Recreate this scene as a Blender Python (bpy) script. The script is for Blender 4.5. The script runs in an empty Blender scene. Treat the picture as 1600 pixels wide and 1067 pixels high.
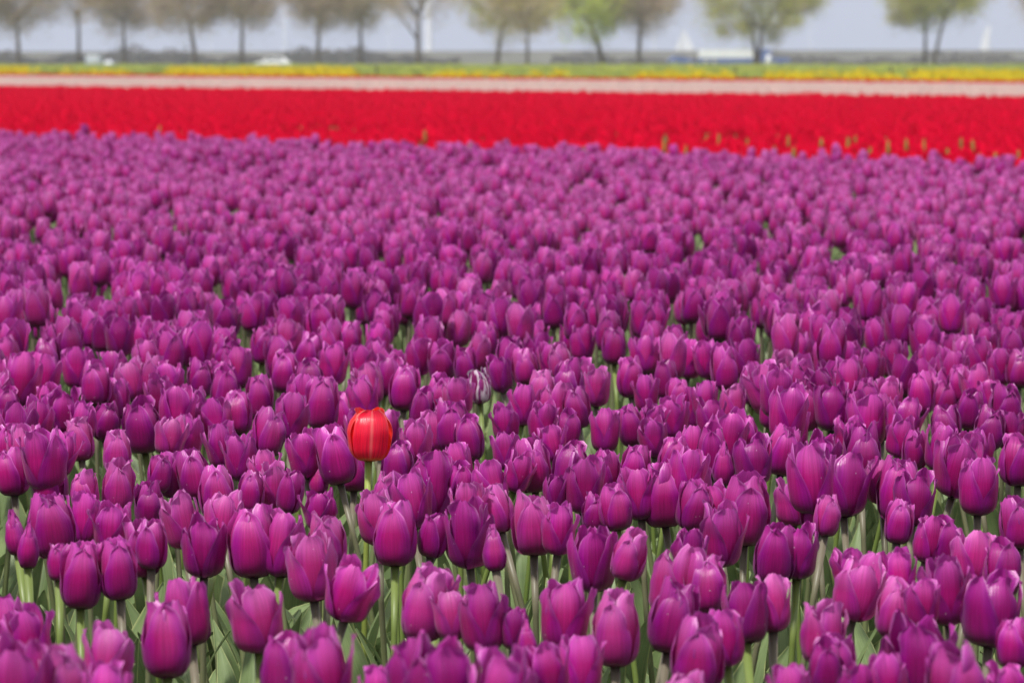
import bpy, math, random
import numpy as np
from mathutils import Vector, Matrix, Euler

S = bpy.context.scene
COL = S.collection
rnd = random.Random(7)
nr = np.random.RandomState(11)
R = math.radians

# ---------------------------------------------------------------- camera
CAMZ = 0.88
FPX = 1600 * 100 / 36.0
CX, CY, YH = 800.0, 533.5, 88.0
PITCH = math.atan((CY - YH) / FPX)
cam_d = bpy.data.cameras.new('camera')
cam = bpy.data.objects.new('camera', cam_d)
COL.objects.link(cam)
cam.location = (0, 0, CAMZ)
cam.rotation_euler = (math.pi / 2 - PITCH, 0, 0)
cam_d.lens = 100
cam_d.sensor_width = 36
cam_d.clip_start = 0.05
cam_d.clip_end = 20000
cam_d.dof.use_dof = True
cam_d.dof.focus_distance = 3.1
cam_d.dof.aperture_fstop = 12.0
S.camera = cam

def ray(px, py):
    x = (px - CX) / FPX
    y = -(py - CY) / FPX
    d = Vector((x, math.cos(PITCH) + y * math.sin(PITCH), -math.sin(PITCH) + y * math.cos(PITCH)))
    return d

def at_z(px, py, z):
    d = ray(px, py)
    k = (z - CAMZ) / d.z
    return Vector((d.x * k, d.y * k, z)), k          # k = depth along the view axis

def at_d(px, d):
    """ground position seen at column px (near the horizon) at distance d"""
    return (px - CX) / FPX * d / math.cos(PITCH), d

def z_at(py, d):
    r = ray(CX, py)
    return CAMZ + r.z / r.y * d

# ---------------------------------------------------------------- world and sun (bright overcast)
SUN_EL, SUN_AZ = R(60), R(215)        # azimuth clockwise from +Y : behind the camera, a little to its left
w = bpy.data.worlds.new('World')
S.world = w
w.use_nodes = True
nt = w.node_tree
nt.nodes.clear()
out = nt.nodes.new('ShaderNodeOutputWorld')
sky = nt.nodes.new('ShaderNodeTexSky')
sky.sky_type = 'NISHITA'
sky.sun_disc = False
sky.sun_elevation = SUN_EL
sky.sun_rotation = SUN_AZ
sky.air_density = 1.0
sky.dust_density = 2.0
bg1 = nt.nodes.new('ShaderNodeBackground')
bg1.inputs['Strength'].default_value = 0.1
nt.links.new(sky.outputs[0], bg1.inputs[0])
tc = nt.nodes.new('ShaderNodeTexCoord')
sep = nt.nodes.new('ShaderNodeSeparateXYZ')
nt.links.new(tc.outputs['Generated'], sep.inputs[0])
ramp = nt.nodes.new('ShaderNodeValToRGB')            # overcast sky: paler towards the zenith, all the way round
ramp.color_ramp.elements[0].position = 0.0
ramp.color_ramp.elements[0].color = (0.20, 0.225, 0.33, 1)
ramp.color_ramp.elements[1].position = 1.0
ramp.color_ramp.elements[1].color = (1.05, 1.05, 1.08, 1)
nt.links.new(sep.outputs['Z'], ramp.inputs[0])
noi = nt.nodes.new('ShaderNodeTexNoise')
noi.inputs['Scale'].default_value = 3.0
noi.inputs['Detail'].default_value = 5.0
nt.links.new(tc.outputs['Generated'], noi.inputs['Vector'])
mr = nt.nodes.new('ShaderNodeMapRange')
mr.inputs['To Min'].default_value = 0.86
mr.inputs['To Max'].default_value = 1.14
nt.links.new(noi.outputs[0], mr.inputs[0])
vm = nt.nodes.new('ShaderNodeVectorMath')
vm.operation = 'SCALE'
nt.links.new(ramp.outputs[0], vm.inputs[0])
nt.links.new(mr.outputs[0], vm.inputs['Scale'])
bg2 = nt.nodes.new('ShaderNodeBackground')
bg2.inputs['Strength'].default_value = 1.1
nt.links.new(vm.outputs[0], bg2.inputs[0])
mx = nt.nodes.new('ShaderNodeMixShader')
mx.inputs[0].default_value = 0.85
nt.links.new(bg1.outputs[0], mx.inputs[1])
nt.links.new(bg2.outputs[0], mx.inputs[2])
nt.links.new(mx.outputs[0], out.inputs[0])

sd = bpy.data.lights.new('sun', 'SUN')
sd.energy = 4.0
sd.angle = R(5)
sd.color = (1.0, 0.96, 0.90)
sun = bpy.data.objects.new('sun', sd)
COL.objects.link(sun)
sv = Vector((math.sin(SUN_AZ) * math.cos(SUN_EL), math.cos(SUN_AZ) * math.cos(SUN_EL), math.sin(SUN_EL)))
sun.rotation_euler = sv.to_track_quat('Z', 'Y').to_euler()
sun.location = (0, 0, 30)

S.view_settings.view_transform = 'Standard'
S.view_settings.look = 'None'
S.view_settings.exposure = 0.28
S.view_settings.gamma = 1.0
S.view_settings.use_curve_mapping = False
S.cycles.volume_bounces = 2
S.cycles.max_bounces = 8

# ---------------------------------------------------------------- helpers
def tag(o, label=None, cat=None, group=None, kind=None):
    if label: o['label'] = label
    if cat: o['category'] = cat
    if group: o['group'] = group
    if kind: o['kind'] = kind
    return o

def link(name, data, parent=None):
    o = bpy.data.objects.new(name, data)
    COL.objects.link(o)
    if parent: o.parent = parent
    return o

def empty(name, loc=(0, 0, 0), rz=0.0):
    o = link(name, None)
    o.location = loc
    o.rotation_euler = (0, 0, rz)
    o.empty_display_size = 0.05
    return o

class MB:
    """collects geometry for ONE mesh"""
    def __init__(s):
        s.v, s.f, s.uv, s.m = [], [], [], []
    def add(s, vs, fs, uvs=None, mat=0):
        n = len(s.v)
        s.v.extend(vs)
        for i, f in enumerate(fs):
            s.f.append([n + a for a in f])
            s.uv.append([uvs[a] for a in f] if uvs else [(0, 0)] * len(f))
            s.m.append(mat)
    def grid(s, P, mat=0):
        """P[i][j] points, i along v, j across u"""
        nv, nu = len(P), len(P[0])
        vs = [tuple(p) for row in P for p in row]
        uvs = [(j / (nu - 1), i / (nv - 1)) for i in range(nv) for j in range(nu)]
        fs = [(i * nu + j, i * nu + j + 1, (i + 1) * nu + j + 1, (i + 1) * nu + j) for i in range(nv - 1) for j in range(nu - 1)]
        s.add(vs, fs, uvs, mat)
    def tube(s, pts, rad, n=6, mat=0, cap=True):
        rings = []
        for i, p in enumerate(pts):
            p = Vector(p)
            a = Vector(pts[max(0, i - 1)]); b = Vector(pts[min(len(pts) - 1, i + 1)])
            t = (b - a).normalized()
            x = t.orthogonal().normalized() if i == 0 else (rings_x - t * rings_x.dot(t)).normalized()
            rings_x = x
            y = t.cross(x)
            r = rad[i] if hasattr(rad, '__len__') else rad
            rings.append([tuple(p + x * (r * math.cos(2 * math.pi * k / n)) + y * (r * math.sin(2 * math.pi * k / n))) for k in range(n)])
        vs = [q for r_ in rings for q in r_]
        uvs = [(k / n, i / (len(pts) - 1)) for i in range(len(pts)) for k in range(n)]
        fs = [(i * n + k, i * n + (k + 1) % n, (i + 1) * n + (k + 1) % n, (i + 1) * n + k) for i in range(len(pts) - 1) for k in range(n)]
        if cap:
            fs.append(tuple(range(n))[::-1])
            fs.append(tuple((len(pts) - 1) * n + k for k in range(n)))
        s.add(vs, fs, uvs, mat)
    def box(s, c, d, mat=0):
        x, y, z = c; a, b, e = d[0] / 2, d[1] / 2, d[2] / 2
        vs = [(x + i * a, y + j * b, z + k * e) for i in (-1, 1) for j in (-1, 1) for k in (-1, 1)]
        fs = [(0, 1, 3, 2), (4, 6, 7, 5), (0, 4, 5, 1), (2, 3, 7, 6), (0, 2, 6, 4), (1, 5, 7, 3)]
        s.add(vs, fs, None, mat)
    def prism(s, prof, y0, y1, mat=0, taper=None):
        """profile in x,z extruded along y; taper = list of y insets per point"""
        n = len(prof)
        tp = taper or [0] * n
        vs = [(p[0], y0 + t, p[1]) for p, t in zip(prof, tp)] + [(p[0], y1 - t, p[1]) for p, t in zip(prof, tp)]
        fs = [(i, (i + 1) % n, n + (i + 1) % n, n + i) for i in range(n)] + [tuple(range(n))[::-1], tuple(range(n, 2 * n))]
        s.add(vs, fs, None, mat)
    def mesh(s, name, mats, smooth=True):
        me = bpy.data.meshes.new(name)
        me.from_pydata([tuple(v) for v in s.v], [], s.f)
        for m in mats: me.materials.append(m)
        uvl = me.uv_layers.new(name='UVMap')
        flat = np.array([c for f in s.uv for uv in f for c in uv], dtype=np.float32)
        uvl.data.foreach_set('uv', flat)
        me.polygons.foreach_set('material_index', np.array(s.m, dtype=np.int32))
        me.polygons.foreach_set('use_smooth', np.array([smooth] * len(s.f), dtype=bool))
        me.update()
        return me
    def build(s, name, mats, parent=None, smooth=True):
        return link(name, s.mesh(name, mats if isinstance(mats, list) else [mats], smooth), parent)
    def arrays(s):
        """quad-only numpy form for mass replication"""
        V = np.array(s.v, dtype=np.float32)
        F = np.array([f if len(f) == 4 else list(f) + [f[-1]] for f in s.f], dtype=np.int32)
        U = np.array([u if len(u) == 4 else list(u) + [u[-1]] for u in s.uv], dtype=np.float32)
        M = np.array(s.m, dtype=np.int32)
        return V, F, U, M

def scatter(name, templates, inst, mats):
    """inst: list/array of (template, x, y, z, rotz, sx, sz, tiltx, tilty). Real geometry joined in one mesh."""
    inst = np.array(inst, dtype=np.float64)
    VV, FF, UU, MM = [], [], [], []
    off = 0
    for ti, (V, F, U, M) in enumerate(templates):
        I = inst[inst[:, 0] == ti]
        if not len(I): continue
        n = len(I)
        c, s_ = np.cos(I[:, 4])[:, None], np.sin(I[:, 4])[:, None]
        vx, vy, vz = V[:, 0][None], V[:, 1][None], V[:, 2][None]
        X = (vx * c - vy * s_) * I[:, 5][:, None]
        Y = (vx * s_ + vy * c) * I[:, 5][:, None]
        Z = vz * I[:, 6][:, None]
        X = X + Z * I[:, 7][:, None]; Y = Y + Z * I[:, 8][:, None]
        P = np.stack([X + I[:, 1][:, None], Y + I[:, 2][:, None], Z + I[:, 3][:, None]], -1)
        VV.append(P.reshape(-1, 3))
        FF.append((F[None] + (np.arange(n) * len(V))[:, None, None] + off).reshape(-1, 4))
        UU.append(np.tile(U.reshape(-1), n))
        MM.append(np.tile(M, n))
        off += n * len(V)
    VV = np.concatenate(VV).astype(np.float32); FF = np.concatenate(FF).astype(np.int32)
    UU = np.concatenate(UU).astype(np.float32); MM = np.concatenate(MM).astype(np.int32)
    me = bpy.data.meshes.new(name)
    me.vertices.add(len(VV)); me.vertices.foreach_set('co', VV.ravel())
    me.loops.add(FF.size); me.loops.foreach_set('vertex_index', FF.ravel())
    me.polygons.add(len(FF))
    me.polygons.foreach_set('loop_start', (np.arange(len(FF)) * 4).astype(np.int32))
    me.polygons.foreach_set('loop_total', np.full(len(FF), 4, dtype=np.int32))
    for m in mats: me.materials.append(m)
    uvl = me.uv_layers.new(name='UVMap'); uvl.data.foreach_set('uv', UU)
    me.polygons.foreach_set('material_index', MM)
    me.polygons.foreach_set('use_smooth', np.ones(len(FF), dtype=bool))
    me.update(calc_edges=True)
    return link(name, me)

def hermite(xs, ys, t):
    xs = np.array(xs, float); ys = np.array(ys, float); t = np.array(t, float)
    m = np.gradient(ys, xs)
    i = np.clip(np.searchsorted(xs, t, side='right') - 1, 0, len(xs) - 2)
    h = xs[i + 1] - xs[i]; u = (t - xs[i]) / h
    return (2*u**3 - 3*u**2 + 1) * ys[i] + (u**3 - 2*u**2 + u) * h * m[i] + (-2*u**3 + 3*u**2) * ys[i+1] + (u**3 - u**2) * h * m[i+1]

# ---------------------------------------------------------------- materials
def nodes(name):
    m = bpy.data.materials.new(name)
    m.use_nodes = True
    t = m.node_tree
    t.nodes.clear()
    return m, t, t.nodes, t.links

def simple(name, col, rough=0.6, var=0.25, scale=3.0, spec=0.3, metal=0.0):
    m, t, N, L = nodes(name)
    o = N.new('ShaderNodeOutputMaterial'); b = N.new('ShaderNodeBsdfPrincipled')
    g = N.new('ShaderNodeNewGeometry'); n = N.new('ShaderNodeTexNoise')
    n.inputs['Scale'].default_value = scale; n.inputs['Detail'].default_value = 4
    L.new(g.outputs['Position'], n.inputs['Vector'])
    r = N.new('ShaderNodeValToRGB')
    r.color_ramp.elements[0].position = 0.3; r.color_ramp.elements[1].position = 0.7
    r.color_ramp.elements[0].color = tuple(c * (1 - var) for c in col) + (1,)
    r.color_ramp.elements[1].color = tuple(min(1, c * (1 + var)) for c in col) + (1,)
    L.new(n.outputs[0], r.inputs[0]); L.new(r.outputs[0], b.inputs['Base Color'])
    b.inputs['Roughness'].default_value = rough
    b.inputs['Specular IOR Level'].default_value = spec
    b.inputs['Metallic'].default_value = metal
    L.new(b.outputs[0], o.inputs[0])
    return m

def ramp_node(N, stops, interp='LINEAR'):
    r = N.new('ShaderNodeValToRGB')
    r.color_ramp.interpolation = interp
    e = r.color_ramp.elements
    while len(e) < len(stops): e.new(0.5)
    for el, (p, c) in zip(e, stops):
        el.position = p; el.color = (c[0], c[1], c[2], 1)
    return r

def petal_material(name, centre, side, rim, base, streak=None, transl=0.3, rough=0.42, midrib=None, vary=0.16, spec=0.5, sheen=0.12, low=None, high=None):
    m, t, N, L = nodes(name)
    o = N.new('ShaderNodeOutputMaterial'); b = N.new('ShaderNodeBsdfPrincipled')
    uv = N.new('ShaderNodeUVMap'); uv.uv_map = 'UVMap'
    sp = N.new('ShaderNodeSeparateXYZ'); L.new(uv.outputs[0], sp.inputs[0])
    # distance from the midrib 0..1
    a = N.new('ShaderNodeMath'); a.operation = 'MULTIPLY_ADD'; a.inputs[1].default_value = 2; a.inputs[2].default_value = -1
    L.new(sp.outputs[0], a.inputs[0])
    ab = N.new('ShaderNodeMath'); ab.operation = 'ABSOLUTE'; L.new(a.outputs[0], ab.inputs[0])
    # long streaks along the petal
    mp = N.new('ShaderNodeMapping'); mp.inputs['Scale'].default_value = (26, 1.6, 1)
    oi = N.new('ShaderNodeObjectInfo')
    L.new(uv.outputs[0], mp.inputs[0])
    g = N.new('ShaderNodeNewGeometry')
    ad = N.new('ShaderNodeVectorMath'); ad.operation = 'ADD'
    cmb = N.new('ShaderNodeCombineXYZ')
    rm = N.new('ShaderNodeMath'); rm.operation = 'MULTIPLY'; rm.inputs[1].default_value = 50
    L.new(oi.outputs['Random'], rm.inputs[0]); L.new(rm.outputs[0], cmb.inputs[2])
    L.new(mp.outputs[0], ad.inputs[0]); L.new(cmb.outputs[0], ad.inputs[1])
    n = N.new('ShaderNodeTexNoise'); n.inputs['Scale'].default_value = 1.0; n.inputs['Detail'].default_value = 3
    L.new(ad.outputs[0], n.inputs['Vector'])
    # wobble the cross position with soft noise so the flush is irregular
    n2 = N.new('ShaderNodeTexNoise'); n2.inputs['Scale'].default_value = 60.0; n2.inputs['Detail'].default_value = 2
    L.new(g.outputs['Position'], n2.inputs['Vector'])
    s1 = N.new('ShaderNodeMath'); s1.operation = 'MULTIPLY_ADD'; s1.inputs[1].default_value = 0.34; s1.inputs[2].default_value = -0.17
    L.new(n.outputs[0], s1.inputs[0])
    s2 = N.new('ShaderNodeMath'); s2.operation = 'MULTIPLY_ADD'; s2.inputs[1].default_value = 0.4
    L.new(n2.outputs[0], s2.inputs[0]); L.new(s1.outputs[0], s2.inputs[2])
    s3 = N.new('ShaderNodeMath'); s3.operation = 'ADD'
    L.new(ab.outputs[0], s3.inputs[0]); L.new(s2.outputs[0], s3.inputs[1])
    s4 = N.new('ShaderNodeMath'); s4.operation = 'SUBTRACT'; s4.inputs[1].default_value = 0.2
    L.new(s3.outputs[0], s4.inputs[0])
    r1 = ramp_node(N, [(0.0, centre), (0.30, centre), (0.75, side), (1.0, side)])
    L.new(s4.outputs[0], r1.inputs[0])
    col = r1.outputs[0]
    if midrib:
        rr = ramp_node(N, [(0.0, (1, 1, 1)), (0.05, (0.6,) * 3), (0.12, (0, 0, 0))])
        L.new(ab.outputs[0], rr.inputs[0])
        mk = N.new('ShaderNodeMix'); mk.data_type = 'RGBA'
        mm = N.new('ShaderNodeMath'); mm.operation = 'MULTIPLY'; mm.inputs[1].default_value = 0.55
        L.new(rr.outputs[0], mm.inputs[0]); L.new(mm.outputs[0], mk.inputs[0])
        L.new(col, mk.inputs[6]); mk.inputs[7].default_value = midrib + (1,)
        col = mk.outputs[2]
    if streak:
        rs = ramp_node(N, [(0.0, (0, 0, 0)), (0.49, (0, 0, 0)), (0.56, (1, 1, 1)), (1, (1, 1, 1))])
        mp2 = N.new('ShaderNodeMapping'); mp2.inputs['Scale'].default_value = (6, 2.2, 1); mp2.inputs['Rotation'].default_value = (0, 0, .25)
        L.new(uv.outputs[0], mp2.inputs[0])
        ad2 = N.new('ShaderNodeVectorMath'); ad2.operation = 'ADD'
        L.new(mp2.outputs[0], ad2.inputs[0]); L.new(cmb.outputs[0], ad2.inputs[1])
        n9 = N.new('ShaderNodeTexNoise'); n9.inputs['Scale'].default_value = 1.0; n9.inputs['Detail'].default_value = 4
        L.new(ad2.outputs[0], n9.inputs['Vector'])
        L.new(n9.outputs[0], rs.inputs[0])
        ms = N.new('ShaderNodeMix'); ms.data_type = 'RGBA'
        L.new(rs.outputs[0], ms.inputs[0]); L.new(col, ms.inputs[6]); ms.inputs[7].default_value = streak + (1,)
        col = ms.outputs[2]
    # pale thin rim near the tip: edge highlights painted into the colour
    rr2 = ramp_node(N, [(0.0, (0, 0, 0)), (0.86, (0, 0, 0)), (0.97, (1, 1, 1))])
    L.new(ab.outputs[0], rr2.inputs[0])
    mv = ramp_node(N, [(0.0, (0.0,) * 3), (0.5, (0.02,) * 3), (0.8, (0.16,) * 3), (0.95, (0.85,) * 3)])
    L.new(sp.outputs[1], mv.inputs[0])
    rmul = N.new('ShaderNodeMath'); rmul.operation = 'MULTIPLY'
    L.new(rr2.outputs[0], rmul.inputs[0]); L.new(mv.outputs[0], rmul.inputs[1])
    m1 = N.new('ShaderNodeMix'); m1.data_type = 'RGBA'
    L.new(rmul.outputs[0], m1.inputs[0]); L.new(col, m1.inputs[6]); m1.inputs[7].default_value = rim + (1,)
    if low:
        # petal colour deepens to the foot and pales to the tip, shading painted in
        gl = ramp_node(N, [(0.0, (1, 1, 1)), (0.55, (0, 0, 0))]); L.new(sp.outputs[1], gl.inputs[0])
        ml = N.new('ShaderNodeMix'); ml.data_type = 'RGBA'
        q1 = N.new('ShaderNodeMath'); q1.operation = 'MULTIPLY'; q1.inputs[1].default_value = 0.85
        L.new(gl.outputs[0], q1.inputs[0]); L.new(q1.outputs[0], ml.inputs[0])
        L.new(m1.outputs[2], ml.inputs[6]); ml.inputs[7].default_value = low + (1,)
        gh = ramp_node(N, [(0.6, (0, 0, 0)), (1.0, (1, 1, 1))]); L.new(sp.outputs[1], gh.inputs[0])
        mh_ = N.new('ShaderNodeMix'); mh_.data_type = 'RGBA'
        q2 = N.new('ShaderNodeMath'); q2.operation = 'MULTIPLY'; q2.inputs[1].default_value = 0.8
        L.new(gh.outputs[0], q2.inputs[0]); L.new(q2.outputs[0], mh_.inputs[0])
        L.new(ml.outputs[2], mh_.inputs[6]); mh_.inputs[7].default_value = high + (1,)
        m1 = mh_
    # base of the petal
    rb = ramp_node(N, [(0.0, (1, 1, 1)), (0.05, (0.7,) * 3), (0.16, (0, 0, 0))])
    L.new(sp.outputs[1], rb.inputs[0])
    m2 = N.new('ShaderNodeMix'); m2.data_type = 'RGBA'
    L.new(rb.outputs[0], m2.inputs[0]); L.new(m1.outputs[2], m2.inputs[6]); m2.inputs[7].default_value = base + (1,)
    # flower-to-flower variation
    n3 = N.new('ShaderNodeTexNoise'); n3.inputs['Scale'].default_value = 9.0; n3.inputs['Detail'].default_value = 1
    L.new(g.outputs['Position'], n3.inputs['Vector'])
    hs = N.new('ShaderNodeHueSaturation')
    v1 = N.new('ShaderNodeMapRange'); v1.inputs[1].default_value = 0.25; v1.inputs[2].default_value = 0.75
    v1.inputs['To Min'].default_value = 1 - vary; v1.inputs['To Max'].default_value = 1 + vary
    L.new(n3.outputs[0], v1.inputs[0]); 
    v2 = N.new('ShaderNodeMapRange'); v2.inputs['To Min'].default_value = 0.494; v2.inputs['To Max'].default_value = 0.506
    L.new(oi.outputs['Random'], v2.inputs[0])
    # fine lengthwise value variation
    v3 = N.new('ShaderNodeMapRange'); v3.inputs[1].default_value = 0.3; v3.inputs[2].default_value = 0.7
    v3.inputs['To Min'].default_value = 0.78; v3.inputs['To Max'].default_value = 1.16
    L.new(n.outputs[0], v3.inputs[0])
    vm_ = N.new('ShaderNodeMath'); vm_.operation = 'MULTIPLY'
    L.new(v1.outputs[0], vm_.inputs[0]); L.new(v3.outputs[0], vm_.inputs[1])
    L.new(vm_.outputs[0], hs.inputs['Value']); L.new(v2.outputs[0], hs.inputs['Hue'])
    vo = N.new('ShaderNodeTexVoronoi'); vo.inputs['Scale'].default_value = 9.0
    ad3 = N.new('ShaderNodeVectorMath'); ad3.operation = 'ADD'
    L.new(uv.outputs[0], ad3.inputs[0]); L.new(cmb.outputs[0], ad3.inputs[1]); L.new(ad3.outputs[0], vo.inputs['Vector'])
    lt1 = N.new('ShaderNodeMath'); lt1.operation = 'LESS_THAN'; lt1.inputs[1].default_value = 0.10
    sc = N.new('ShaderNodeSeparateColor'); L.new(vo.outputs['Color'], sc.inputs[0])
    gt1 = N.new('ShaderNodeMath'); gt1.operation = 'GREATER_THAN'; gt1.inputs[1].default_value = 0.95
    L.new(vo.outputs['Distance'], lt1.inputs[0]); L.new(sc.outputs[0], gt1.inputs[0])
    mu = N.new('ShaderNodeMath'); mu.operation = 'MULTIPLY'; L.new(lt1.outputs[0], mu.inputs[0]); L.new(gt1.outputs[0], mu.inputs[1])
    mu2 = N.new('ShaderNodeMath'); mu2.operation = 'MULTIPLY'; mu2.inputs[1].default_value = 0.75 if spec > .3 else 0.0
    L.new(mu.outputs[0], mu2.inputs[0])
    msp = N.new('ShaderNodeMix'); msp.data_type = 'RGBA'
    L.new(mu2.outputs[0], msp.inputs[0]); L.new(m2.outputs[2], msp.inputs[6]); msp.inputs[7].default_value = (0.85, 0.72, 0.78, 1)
    L.new(msp.outputs[2], hs.inputs['Color'])
    L.new(hs.outputs[0], b.inputs['Base Color'])
    b.inputs['Roughness'].default_value = rough
    b.inputs['Specular IOR Level'].default_value = spec
    b.inputs['Sheen Weight'].default_value = sheen
    b.inputs['Sheen Roughness'].default_value = 0.45
    b.inputs['Sheen Tint'].default_value = (1.0, 0.70, 0.96, 1)
    # fine ribbed relief
    bp = N.new('ShaderNodeBump'); bp.inputs['Strength'].default_value = 0.5; bp.inputs['Distance'].default_value = 0.0016
    L.new(n.outputs[0], bp.inputs['Height']); L.new(bp.outputs[0], b.inputs['Normal'])
    tr = N.new('ShaderNodeBsdfTranslucent'); L.new(hs.outputs[0], tr.inputs[0])
    ms_ = N.new('ShaderNodeMixShader'); ms_.inputs[0].default_value = transl
    L.new(b.outputs[0], ms_.inputs[1]); L.new(tr.outputs[0], ms_.inputs[2])
    L.new(ms_.outputs[0], o.inputs[0])
    return m

def leaf_material(name, c0, c1, rim):
    m, t, N, L = nodes(name)
    o = N.new('ShaderNodeOutputMaterial'); b = N.new('ShaderNodeBsdfPrincipled')
    uv = N.new('ShaderNodeUVMap'); uv.uv_map = 'UVMap'
    sp = N.new('ShaderNodeSeparateXYZ'); L.new(uv.outputs[0], sp.inputs[0])
    a = N.new('ShaderNodeMath'); a.operation = 'MULTIPLY_ADD'; a.inputs[1].default_value = 2; a.inputs[2].default_value = -1
    L.new(sp.outputs[0], a.inputs[0])
    ab = N.new('ShaderNodeMath'); ab.operation = 'ABSOLUTE'; L.new(a.outputs[0], ab.inputs[0])
    mp = N.new('ShaderNodeMapping'); mp.inputs['Scale'].default_value = (30, 1.2, 1)
    L.new(uv.outputs[0], mp.inputs[0])
    n = N.new('ShaderNodeTexNoise'); n.inputs['Scale'].default_value = 1; n.inputs['Detail'].default_value = 3
    L.new(mp.outputs[0], n.inputs['Vector'])
    g = N.new('ShaderNodeNewGeometry')
    n2 = N.new('ShaderNodeTexNoise'); n2.inputs['Scale'].default_value = 14; n2.inputs['Detail'].default_value = 3
    L.new(g.outputs['Position'], n2.inputs['Vector'])
    av = N.new('ShaderNodeMath'); av.operation = 'MULTIPLY_ADD'; av.inputs[1].default_value = 0.5
    h = N.new('ShaderNodeMath'); h.operation = 'MULTIPLY'; h.inputs[1].default_value = 0.5
    L.new(n2.outputs[0], h.inputs[0]); L.new(n.outputs[0], av.inputs[0]); L.new(h.outputs[0], av.inputs[2])
    r = ramp_node(N, [(0.36, c0), (0.64, c1)]); L.new(av.outputs[0], r.inputs[0])
    rr = ramp_node(N, [(0.0, (0, 0, 0)), (0.9, (0, 0, 0)), (1.0, (0.8,) * 3)]); L.new(ab.outputs[0], rr.inputs[0])
    m1 = N.new('ShaderNodeMix'); m1.data_type = 'RGBA'
    L.new(rr.outputs[0], m1.inputs[0]); L.new(r.outputs[0], m1.inputs[6]); m1.inputs[7].default_value = rim + (1,)
    L.new(m1.outputs[2], b.inputs['Base Color'])
    b.inputs['Roughness'].default_value = 0.42; b.inputs['Specular IOR Level'].default_value = 0.45
    bp = N.new('ShaderNodeBump'); bp.inputs['Strength'].default_value = 0.3; bp.inputs['Distance'].default_value = 0.001
    L.new(n.outputs[0], bp.inputs['Height']); L.new(bp.outputs[0], b.inputs['Normal'])
    tr = N.new('ShaderNodeBsdfTranslucent'); L.new(m1.outputs[2], tr.inputs[0])
    ms = N.new('ShaderNodeMixShader'); ms.inputs[0].default_value = 0.22
    L.new(b.outputs[0], ms.inputs[1]); L.new(tr.outputs[0], ms.inputs[2]); L.new(ms.outputs[0], o.inputs[0])
    return m

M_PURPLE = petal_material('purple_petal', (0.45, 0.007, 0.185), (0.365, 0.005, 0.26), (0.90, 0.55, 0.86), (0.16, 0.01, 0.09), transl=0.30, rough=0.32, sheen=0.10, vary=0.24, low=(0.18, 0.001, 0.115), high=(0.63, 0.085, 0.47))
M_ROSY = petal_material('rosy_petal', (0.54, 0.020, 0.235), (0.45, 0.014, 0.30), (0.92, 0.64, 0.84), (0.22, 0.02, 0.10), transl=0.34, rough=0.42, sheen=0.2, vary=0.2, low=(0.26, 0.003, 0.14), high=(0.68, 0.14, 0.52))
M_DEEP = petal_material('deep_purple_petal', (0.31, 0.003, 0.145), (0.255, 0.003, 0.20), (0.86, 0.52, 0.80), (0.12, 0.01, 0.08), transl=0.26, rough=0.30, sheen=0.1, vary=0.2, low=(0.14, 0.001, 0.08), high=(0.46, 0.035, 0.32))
M_RED1 = petal_material('scarlet_petal', (0.88, 0.012, 0.030), (0.86, 0.003, 0.012), (0.95, 0.35, 0.28), (0.85, 0.40, 0.02), midrib=(0.95, 0.32, 0.26), transl=0.3, rough=0.3, vary=0.04)
M_STREAK = petal_material('streaked_petal', (0.26, 0.01, 0.13), (0.30, 0.02, 0.22), (0.75, 0.6, 0.7), (0.2, 0.02, 0.12), streak=(0.76, 0.62, 0.72))
M_REDF = petal_material('red_field_petal', (0.86, 0.001, 0.028), (0.85, 0.001, 0.03), (0.86, 0.006, 0.035), (0.5, 0.01, 0.01), transl=0.4, rough=0.8, vary=0.06, spec=0.05, sheen=0.0)
M_PINKF = petal_material('pale_pink_petal', (1.0, 0.77, 0.69), (1.0, 0.78, 0.70), (1.0, 0.80, 0.72), (0.98, 0.66, 0.58), transl=0.5, rough=0.8, vary=0.03, spec=0.1, sheen=0.0)
M_LEAF = leaf_material('tulip_leaf', (0.11, 0.165, 0.062), (0.27, 0.36, 0.15), (0.56, 0.60, 0.26))
M_STEM = None
def stem_material():
    m, t, N, L = nodes('tulip_stem')
    o = N.new('ShaderNodeOutputMaterial'); b = N.new('ShaderNodeBsdfPrincipled')
    uv = N.new('ShaderNodeUVMap'); uv.uv_map = 'UVMap'
    sp = N.new('ShaderNodeSeparateXYZ'); L.new(uv.outputs[0], sp.inputs[0])
    oi = N.new('ShaderNodeObjectInfo')
    r1 = ramp_node(N, [(0, (0.19, 0.26, 0.08)), (0.6, (0.16, 0.19, 0.08)), (1, (0.15, 0.12, 0.09))]); L.new(sp.outputs[1], r1.inputs[0])
    r2 = ramp_node(N, [(0, (0.15, 0.23, 0.05)), (1, (0.15, 0.20, 0.045))]); L.new(sp.outputs[1], r2.inputs[0])
    gt = N.new('ShaderNodeMath'); gt.operation = 'GREATER_THAN'; gt.inputs[1].default_value = 0.68; L.new(oi.outputs['Random'], gt.inputs[0])
    mk = N.new('ShaderNodeMix'); mk.data_type = 'RGBA'
    L.new(gt.outputs[0], mk.inputs[0]); L.new(r1.outputs[0], mk.inputs[6]); L.new(r2.outputs[0], mk.inputs[7])
    L.new(mk.outputs[2], b.inputs['Base Color']); b.inputs['Roughness'].default_value = 0.45
    L.new(b.outputs[0], o.inputs[0])
    return m
M_STEM = stem_material()

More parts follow.
